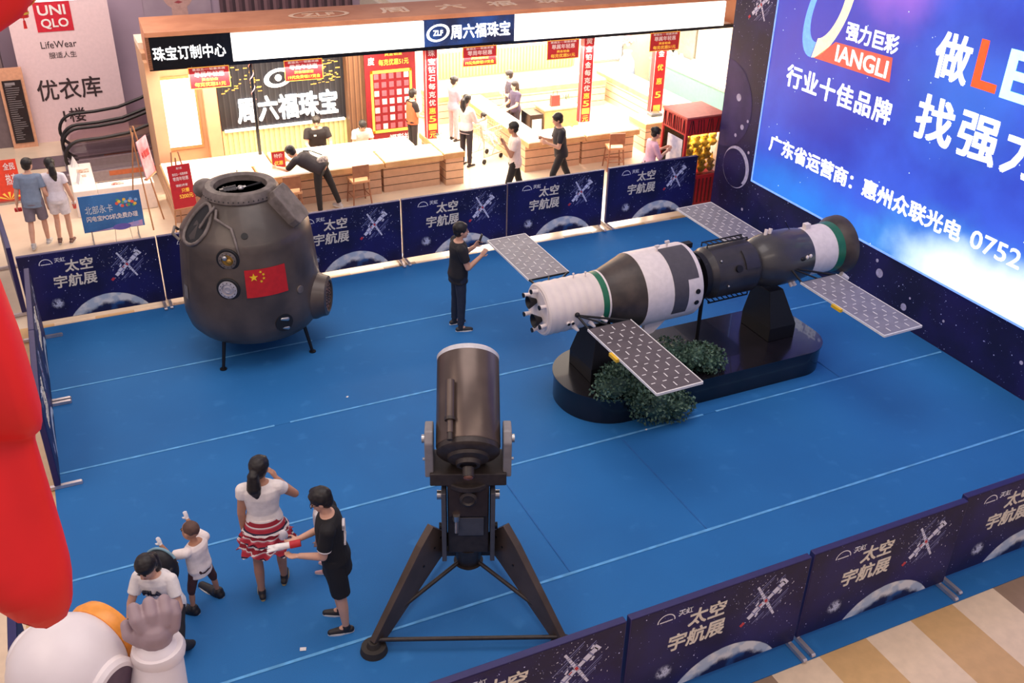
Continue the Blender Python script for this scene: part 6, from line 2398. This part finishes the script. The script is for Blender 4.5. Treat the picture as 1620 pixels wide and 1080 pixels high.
# 3 boy in black jersey
J = person((1.58, 7.17, 0), R(72), 'boy in black sports jersey, black shorts and glasses, looking down at gloves in his hands', H=1.70, wide=1.14, look=(0, 1, -0.75), lean=(0, 0.06, 1),
           aR=((0.06, 0.30, -1), (-0.52, 1, -0.12), (-0.45, 1, -0.1), (-0.4, 0, 1)), aL=((-0.06, 0.22, -1), (0.42, 1, -0.25), (0.3, 1, -0.2), (0.2, 0, 1)),
           lR=((0.05, 0.06, -1), (0, -0.06, -1)), lL=((-0.06, -0.10, -1), (0, -0.05, -1)), shirt='141216', sleeve=0.72, hem=-0.20, pants='161418', leg=0.47, pw=1.16,
           shoe='242022', sole='dcd8d4', vox=0.0075, curl=0.8)
HM, q, k = J['HM'], J['q'], J['k']
gl = MB(EYE)
for s in (-1, 1):
    gl.tube([HM @ V((s * 0.033 * q + 0.026 * q * cos(a * 0.3927), 0.098 * q, 0.006 * q + 0.019 * q * sin(a * 0.3927))) for a in range(16)], 0.0025, 6, closed=True)
    gl.tube([HM @ V((s * 0.058 * q, 0.096 * q, 0.01 * q)), HM @ V((s * 0.082 * q, 0.0, 0.01 * q))], 0.0025, 6)
gl.tube([HM @ V((-0.008 * q, 0.1 * q, 0.008 * q)), HM @ V((0.008 * q, 0.1 * q, 0.008 * q))], 0.0025, 6)
o = gl.build('glasses', None, None)
o.parent = None
o.matrix_basis = M.Translation(J['t'].location) @ M.Rotation(R(72), 4, 'Z')
tag(o, 'thin dark glasses worn by the boy in the black jersey', 'glasses')
wt = MB(mat('jersey_white_trim', 'd8cfd0', 0.7))
nk = J['P'] + J['lean'] * (0.478 * k)
wt.tube([nk + V((0.092 * k * cos(a * 0.2618), 0.075 * k * sin(a * 0.2618), -0.010 * k - 0.05 * k * max(0, sin(a * 0.2618)) ** 3)) for a in range(24)], 0.006, 6, closed=True)
for s, a in (('R', (0.10, 0.30, -1)), ('L', (-0.10, 0.22, -1))):
    d = V(a).normalized()
    c = J['sh' + s] + d * (0.285 * k * 0.70)
    a_, b_ = frame(d)
    wt.tube([c + (a_ * cos(j * 0.3927) + b_ * sin(j * 0.3927)) * 0.063 * k for j in range(16)], 0.006, 6, closed=True)
wt.build('white_trim', None, J['shirt'], smooth=60)
text('lettering', '2', mat('jersey_white_trim', 'd8cfd0'), J['shirt'], (-0.075, -0.112 * k, J['P'].z + 0.16 * k), size=0.24, width=0.13, bold=0.04, ext=0.012)
text('lettering', 'X', mat('red_cross_print', 'c83048'), J['pants'], (0.182 * k, 0.06, J['P'].z - 0.16 * k), size=0.05, rz=R(90), bold=0.03, ext=0.01)
hp = (wpt(J, J['handR']) + wpt(J, J['handL'])) / 2
t = thing('glove_pair', tuple(hp), 'white glove with red cuff held in the hands of the boy in black', 'gloves', rz=R(72))
b = MB()
b.capsule((0.0, -0.02, 0.04), (0.0, 0.10, 0.02), 0.030, 0.036)
for dx in (-0.03, -0.01, 0.012, 0.032):
    b.capsule((dx, 0.10, 0.02), (dx * 1.4, 0.19, 0.0), 0.012, 0.010, 8)
voxel(b, 'glove', mat('glove_white', 'ece6e2', 0.7), t, 0.007, 2)
part_label(MB(mat('glove_red_cuff', 'c02830', 0.6)).cyl((0.01, -0.12, 0.05), (0.0, -0.02, 0.04), 0.036, 0.036, 14).build('cuff', None, t, smooth=40), 'red cuff')
# 4 child behind the boy
J = person((1.66, 7.98, 0), R(60), 'small child in white top standing hidden behind the boy in the black jersey', H=1.04, child=1.32, look=(0.2, 1, -0.2), shirt='e6dedc', sleeve=0.5, hem=-0.16,
           pants='d8c8c8', leg=0.5, shoe='d8a8a8', hair='long', vox=0.008)
# 5 toddler in gloves and boots
J = person((0.40, 7.98, 0), R(40), 'toddler in white shirt raising both hands in white gloves, standing in oversized black boots', H=1.0, child=1.66, wide=1.38, look=(-0.05, 1, 0.05),
           aR=((0.20, 0.85, -0.10), (0.0, 0.55, 1), (0, 0.2, 1), (0.2, 1, 0)), aL=((-0.40, 0.85, -0.25), (-0.15, 0.6, 1), (0, 0.25, 1), (0.2, 1, 0)),
           lR=((0.25, -0.1, -1), (0.1, -0.05, -1)), lL=((-0.25, 0.12, -1), (-0.1, 0, -1)),
           shirt='f0e4e0', sleeve=0.75, hem=-0.18, pants='4a2c2c', leg=0.6, pw=1.1, shoe='18161a', sole='d8d4d0', shoes=2.3, hair='buzz', gloves='ece8ea', vox=0.007, curl=0.25, skin=SKIN2)
# 6 crouching woman
J = person((0.04, 7.66, 0), R(150), 'squatting woman in white lettered T-shirt and dark trousers looking down beside the toddler', H=1.62, fem=True, lean=(0.05, 0.26, 1), look=(0.1, 0.85, -0.6),
           aR=((0.30, 0.45, -1), (-0.10, 0.75, -0.8)), aL=((-0.35, 0.4, -1), (0.15, 0.8, -0.75)),
           lR=((0.30, 0.95, 0.12), (0.05, -0.42, -1)), lL=((-0.28, 0.80, -0.55), (0.0, -0.75, -0.75)), pz=0.47, hairk=1.1, wide=1.06,
           shirt='f0e8e4', sleeve=0.62, hem=-0.10, pants='1e1c22', leg=0.97, shoe='201c20', sole='d8c8c8', hair='pony', vox=0.0075)
k, P_, ln = J['k'], J['P'], J['lean']
fwd = V((0, 1, 0)) - ln * ln.y
fwd.normalize()
c = P_ + ln * (0.325 * k) + fwd * (0.135 * k)
o = text('lettering', 'FILA', mat('navy_lettering', '20243c'), J['shirt'], (0, 0, 0), width=0.17, size=0.05, bold=0.03, ext=0.012)
xax = V((-1, 0, 0))
o.matrix_basis = M(((xax.x, ln.x, fwd.x, c.x + 0.085), (xax.y, ln.y, fwd.y, c.y), (xax.z, ln.z, fwd.z, c.z), (0, 0, 0, 1)))
MB(mat('blue_print', '5a8ab0')).box(c + V((0.02, 0.004, -0.045)), (0.06, 0.012, 0.03)).build('blue_print', None, J['shirt'])
BAG = mat('black_backpack', '16161c', 0.55, var=0.2)
bk_c = wpt(J, P_ + ln * (0.20 * k) + V((0.10, -0.26, 0)))
t = thing('backpack', tuple(bk_c), 'black backpack with white zip on the back of the squatting woman', 'backpack', rz=R(150))
b = MB()
b.ell((0, 0, 0.02), (0.17, 0.12, 0.23), 18, 12)
b.ell((0, -0.08, -0.05), (0.13, 0.07, 0.13), 14, 10)
voxel(b, 'bag_body', BAG, t, 0.014, 3)
part_label(MB(mat('teal_lining', '7aa0b0', 0.6)).tube([(0.165 * cos(a * 0.2), -0.02, 0.03 + 0.225 * sin(a * 0.2)) for a in range(3, 14)], 0.014, 8).build('teal_piping', None, t, smooth=60), 'pale teal piping')
MB(mat('white_zip', 'd8d4d4', 0.5)).tube([(-0.11, -0.135, -0.02), (0.0, -0.155, 0.06), (0.11, -0.12, 0.10)], 0.006, 6).build('zip', None, t, smooth=60)
b = MB(BAG)
for s in (-1, 1):
    pts = []
    for a in range(13):
        u_a = pi * (a / 12)
        pts.append(V((s * 0.10 - 0.08, 0.14 + 0.15 * sin(u_a), 0.16 - 0.20 * (a / 12) + 0.10 * sin(u_a * 0.8))))
    b.tube(pts, 0.016, 8)
b.build('strap', None, t, smooth=60)
# 7, 8 walking couple
STR = dict(lR=((0.03, 0.25, -1), (0, 0.05, -1)), lL=((-0.03, -0.12, -1), (0, -0.45, -1)))
J = person((-0.72, 18.05, -0.012), R(-12), 'man in grey blue T-shirt and grey shorts walking away beside the woman in white', H=1.60, look=(0.5, 1, -0.1), lean=(0.04, 0.06, 1),
           aL=((-0.28, -0.1, -1), (-0.2, 0.15, -1)), aR=((0.2, -0.15, -1), (0.4, 0.2, -0.8)), shirt='7c8ca4', sleeve=0.7, hem=-0.14, pants='78707e', leg=0.46, pw=1.15,
           shoe='b8b4b4', vox=0.011, face=False, lR=((0.03, 0.2, -1), (0, 0.0, -1)), lL=((-0.03, -0.1, -1), (0, -0.5, -1)))
p = wpt(J, J['handL'])
o = MB(mat('red_purse', 'b82028', 0.5)).box((0, 0, 0), (0.12, 0.05, 0.07)).build('purse', None, None, loc=p, bevel=0.012)
tag(o, 'small red purse in the hand of the man in grey blue', 'purse')
J = person((-0.32, 18.02, -0.012), R(-14), 'woman in white blouse and white shorts walking away beside the man in grey blue', H=1.57, look=(-0.5, 1, -0.1), fem=True,
           aR=((0.22, 0.0, -1), (0.15, 0.25, -1)), aL=((-0.1, -0.1, -1), (-0.05, 0.1, -1)), shirt='dcd6e0', sleeve=0.5, hem=-0.12, pants='e0dade', leg=0.36, pw=1.15,
           shoe='6a4c44', hair='pony', vox=0.011, face=False, lR=((0.03, 0.05, -1), (0, -0.1, -1)), lL=((-0.03, 0.16, -1), (0, -0.3, -1)))
p = wpt(J, J['handR'])
t = thing('drink_cup', tuple(p + V((0, 0, -0.06))), 'clear cup with red drink carried by the woman in white', 'cup')
MB(mat('red_drink', 'd85048', 0.3)).lathe([(0.028, 0), (0.036, 0.09), (0.0, 0.09)], 14).build('drink', None, t, smooth=40)
MB(mat('cup_clear', 'e4dcdc', 0.2)).lathe([(0.036, 0.09), (0.040, 0.13), (0.038, 0.135), (0.0, 0.135)], 14).build('cup_lid', None, t, smooth=40)
# 9 man bending over the counter
J = person((4.30, 17.66, -0.012), R(42), 'man in dark shirt and black trousers bending over the lit left counter', H=1.66, wide=1.2, lean=(-0.22, 0.95, 0.42), look=(0.0, 1, -0.6),
           aR=((0.1, 0.75, -0.75), (-0.1, 1, 0.05)), aL=((-0.1, 0.75, -0.8), (0.1, 1, 0.0)), lR=((0.30, -0.22, -1), (0.2, -0.25, -1)), lL=((-0.08, 0.0, -1), (0.0, -0.03, -1)),
           shirt='2a2228', sleeve=0.9, hem=-0.08, pants='1c181c', shoe='b0a8a8', vox=0.011, face=False)
t = thing('shoulder_bag', tuple(wpt(J, J['P'] + V((0.0, -0.02, 0.13)))), 'pale patterned bag worn on the back of the bending man', 'bag', rz=R(38))
MB(mat('patterned_bag', 'cfc0b4', 0.6, hex2='6a5c5c', scale=30)).ell((0.05, 0, 0), (0.15, 0.09, 0.10), 16, 10).build('bag_body', None, t, smooth=60)
MB(BLACK).tube([(0.1, 0.02, 0.08), (0.0, 0.2, 0.16), (-0.06, 0.36, 0.16)], 0.012, 8).build('strap', None, t, smooth=60)
# 10 seated staff behind the left counter
SIT = dict(lR=((0.1, 1, -0.05), (0, 0.0, -1)), lL=((-0.1, 1, -0.05), (0, 0.0, -1)))
J = person((4.84, 20.0, -0.012), R(175), 'staff member in black T-shirt behind the left counter facing the bending man', H=1.62, wide=1.25, look=(0.15, 1, -0.45), lean=(0, 0.2, 1), pz=0.50,
           aR=((0.25, 0.45, -1), (-0.15, 1, -0.1)), aL=((-0.25, 0.45, -1), (0.15, 1, -0.1)), shirt='1e181c', sleeve=0.62, pants='1c1a20', vox=0.011, lR=((0.1, 0.3, -0.9), (0, -0.3, -1)), lL=((-0.1, 0.3, -0.9), (0, -0.3, -1)))
MB(WHITE).box(J['P'] + J['lean'] * 0.33 + V((0.06, 0.135, 0)), (0.05, 0.02, 0.03)).build('name_badge', None, J['shirt'])
# 11 worker in an orange vest
J = person((7.02, 20.1, -0.012), R(-80), 'worker in orange vest over black shirt standing beside the deep red prize board', H=1.50, look=(0.0, 1, -0.2),
           aR=((0.1, 0.2, -1), (-0.1, 0.9, -0.3)), aL=((-0.1, 0.2, -1), (0.1, 0.9, -0.3)), shirt='1c181c', sleeve=0.6, pants='2a2628', vox=0.011)
b = MB()
loft(b, J['P'], J['lean'], V((1, 0, 0)), [(-0.08, 0.17, 0.125, -0.005), (0.1, 0.165, 0.12, 0), (0.3, 0.17, 0.122, 0.003), (0.42, 0.15, 0.11, 0), (0.46, 0.115, 0.085, 0)], J['k'], 24, inf=0.018)
voxel(b, 'vest', mat('orange_vest', 'e0603c', 0.7), J['t'], 0.011, 3)
# 12 person whose hair shows above the counter
J = person((5.85, 20.2, -0.012), R(175), 'seated staff member of whom only dark hair shows behind the left counter', H=1.55, look=(0.1, 0.6, -0.9), lean=(0, 0.5, 0.85), pz=0.40,
           aR=((0.2, 0.3, -1), (-0.1, 1, 0.1)), aL=((-0.2, 0.3, -1), (0.1, 1, 0.1)), shirt='d8d0d0', sleeve=0.6, pants='2a2628', hair='long', vox=0.012, lR=((0.1, 0.1, -1), (0, -0.2, -1)), lL=((-0.1, 0.1, -1), (0, -0.2, -1)))
# 13 woman with pony tail and cart
J = person((7.86, 19.05, -0.012), R(-62), 'woman in grey top with ponytail standing behind the shopping cart in the aisle', H=1.58, fem=True, look=(0.1, 1, -0.35),
           aR=((0.15, 0.4, -1), (-0.1, 1, -0.1)), aL=((-0.15, 0.4, -1), (0.1, 1, -0.1)), shirt='c8bcc0', sleeve=1.4, hem=-0.12, pants='2c2a34', hair='pony', vox=0.011)
# 14 woman in pale pink further back
J = person((8.25, 20.75, -0.012), R(-75), 'woman in pale pink blouse standing far back in the aisle', H=1.50, fem=True, look=(0.1, 1, -0.3),
           aR=((0.12, 0.3, -1), (-0.1, 0.9, -0.2)), aL=((-0.12, 0.3, -1), (0.1, 0.9, -0.2)), shirt='c88ca0', sleeve=0.9, pants='b89098', hair='bun', vox=0.012)
# 15, 16 staff in dark uniforms
J = person((9.56, 20.2, -0.012), R(100), 'saleswoman in dark uniform at the aisle counter with one hand on it, in front', H=1.42, fem=True, look=(0.1, 1, -0.3),
           aR=((0.15, 0.3, -1), (-0.1, 0.9, -0.3)), aL=((-0.15, 0.4, -1), (0.1, 1, -0.3)), shirt='3a3048', sleeve=0.7, pants='2a2430', hair='long', vox=0.012)
J = person((9.66, 20.72, -0.012), R(80), 'taller saleswoman in dark uniform with folded arms behind her colleague', H=1.52, fem=True, look=(0.4, 1, -0.2),
           aR=((0.12, 0.25, -1), (-0.9, 0.5, 0.1)), aL=((-0.12, 0.25, -1), (0.9, 0.5, 0.1)), shirt='342c3c', sleeve=0.7, pants='2a2430', hair='short', vox=0.012)
# 17 walking man in white
J = person((7.92, 16.72, -0.012), R(70), 'man in pale T-shirt and black striped trousers walking past the barriers, phone at his face', H=1.68, look=(0.1, 1, -0.15),
           aL=((-0.15, 0.35, -1), (0.15, 0.55, 1)), aR=((0.2, -0.25, -1), (0.1, -0.05, -1)), shirt='e8d4cc', sleeve=0.62, hem=-0.12, pants='1c181c', shoe='c8c0c0', skin=SKIN2,
           lR=((0.03, -0.25, -1), (0, -0.4, -1)), lL=((-0.03, 0.3, -1), (0, 0.05, -1)), vox=0.010)
phone(J, 'L', 'phone at the face of the walking man in the pale T-shirt', 0.03)
MB(WHITE).tube([J['P'] + V((0.125, -0.02, -0.05)), J['P'] + V((0.125, -0.10, -0.3)), J['knR'] + V((0.075, 0.0, 0.02)), J['anR'] + V((0.055, 0.02, 0.1))], 0.012, 6).build('white_stripe', None, J['pants'], smooth=60)
# 18 man with the phone
J = person((9.0, 16.85, -0.012), R(78), 'man in black shirt with white shoulder stripes striding while looking at his phone', H=1.72, look=(0.0, 1, -0.55), lean=(0, 0.08, 1),
           aR=((0.12, 0.25, -1), (-0.25, 0.9, 0.35)), aL=((-0.12, 0.25, -1), (0.25, 0.9, 0.35)), shirt='1e1c26', sleeve=0.7, hem=-0.10, pants='1c1a22', shoe='2a2628',
           lR=((0.03, -0.38, -1), (0, -0.5, -1)), lL=((-0.03, 0.42, -1), (0, 0.1, -1)), vox=0.010, curl=0.9)
phone(J, 'R', 'phone in the hands of the striding man in black', 0.02)
MB(WHITE).tube([J['shR'] + V((0.03, -0.04, 0.055)), J['shR'] + V((0.065, -0.02, 0.0)), J['shR'] + V((0.09, 0.03, -0.12)), J['shR'] + V((0.10, 0.06, -0.18))], 0.014, 6).build('white_stripe', None, J['shirt'], smooth=60)
# 19 woman at the toy machine
J = person((10.40, 15.74, -0.012), R(-100), 'woman in pink shirt and black skirt playing at the red toy machine', H=1.56, fem=True, look=(0.0, 1, -0.45), lean=(0, 0.1, 1),
           aR=((0.12, 0.4, -1), (-0.3, 0.8, 0.5)), aL=((-0.12, 0.4, -1), (0.3, 0.8, 0.4)), shirt='e4b4c8', sleeve=1.3, hem=-0.03, pants='1c181e', leg=0.42, pw=1.2, hair='bun', vox=0.010)
# 20 toddler sitting in the cart
J = person((8.42, 19.42, 0.50), R(-150), 'toddler in pale clothes sitting in the shopping cart', H=0.85, child=1.4, look=(0, 1, -0.1), pz=0.10,
           lR=((0.15, 1, -0.1), (0, 0.6, -0.8)), lL=((-0.15, 1, -0.1), (0, 0.6, -0.8)), shirt='e8d4c8', sleeve=0.7, pants='e0d0d0', shoe='c8a8a0', vox=0.010)
# shopping cart
t = thing('shopping_cart', (8.42, 19.32, -0.012), 'silver wire shopping cart in the bright aisle', 'cart', rz=R(-62))
b = MB(mat('cart_wire', 'd0c4b8', 0.35, 0.6))
x0, x1, y0, y1, z0, z1 = -0.24, 0.24, -0.32, 0.36, 0.46, 0.78


def cpt(u, v, w):
    tp = 0.75 + 0.25 * w
    return V(((x0 + (x1 - x0) * u) * tp, (y0 + (y1 - y0) * v) * tp, z0 + (z1 - z0) * w))


for i in range(8):
    f = i / 7
    for a, c_ in (((f, 0), (f, 1)), ((0, f), (1, f))):
        b.cyl(cpt(a[0], a[1], 0), cpt(c_[0], c_[1], 0), 0.004, n=5)
    for u, v in ((f, 0), (f, 1), (0, f), (1, f)):
        b.cyl(cpt(u, v, 0), cpt(u, v, 1), 0.004, n=5)
for w in (0.33, 0.66, 1):
    b.tube([cpt(0, 0, w), cpt(1, 0, w), cpt(1, 1, w), cpt(0, 1, w)], 0.006 if w < 1 else 0.011, 6, closed=True)
b.build('basket', None, t, smooth=60)
b = MB(mat('cart_wire', 'd0c4b8'))
for s in (-1, 1):
    b.tube([(s * 0.22, -0.42, 0.92), (s * 0.21, -0.30, 0.5), (s * 0.2, -0.28, 0.16), (s * 0.2, 0.34, 0.14)], 0.014, 8)
    b.tube([(s * 0.19, 0.2, 0.47), (s * 0.2, 0.0, 0.15)], 0.012, 8)
b.cyl((-0.22, -0.42, 0.92), (0.22, -0.42, 0.92), 0.016, n=8)
b.cyl((-0.2, 0.3, 0.14), (0.2, 0.3, 0.14), 0.012, n=8)
b.build('frame', None, t, smooth=60)
for sx_ in (-1, 1):
    for yy in (-0.27, 0.32):
        MB(MATTB).cyl((sx_ * 0.2 - 0.014, yy, 0.055), (sx_ * 0.2 + 0.014, yy, 0.055), 0.055, n=18).build('wheel', None, t, smooth=40)

bpy.data.scenes.remove(TMP)
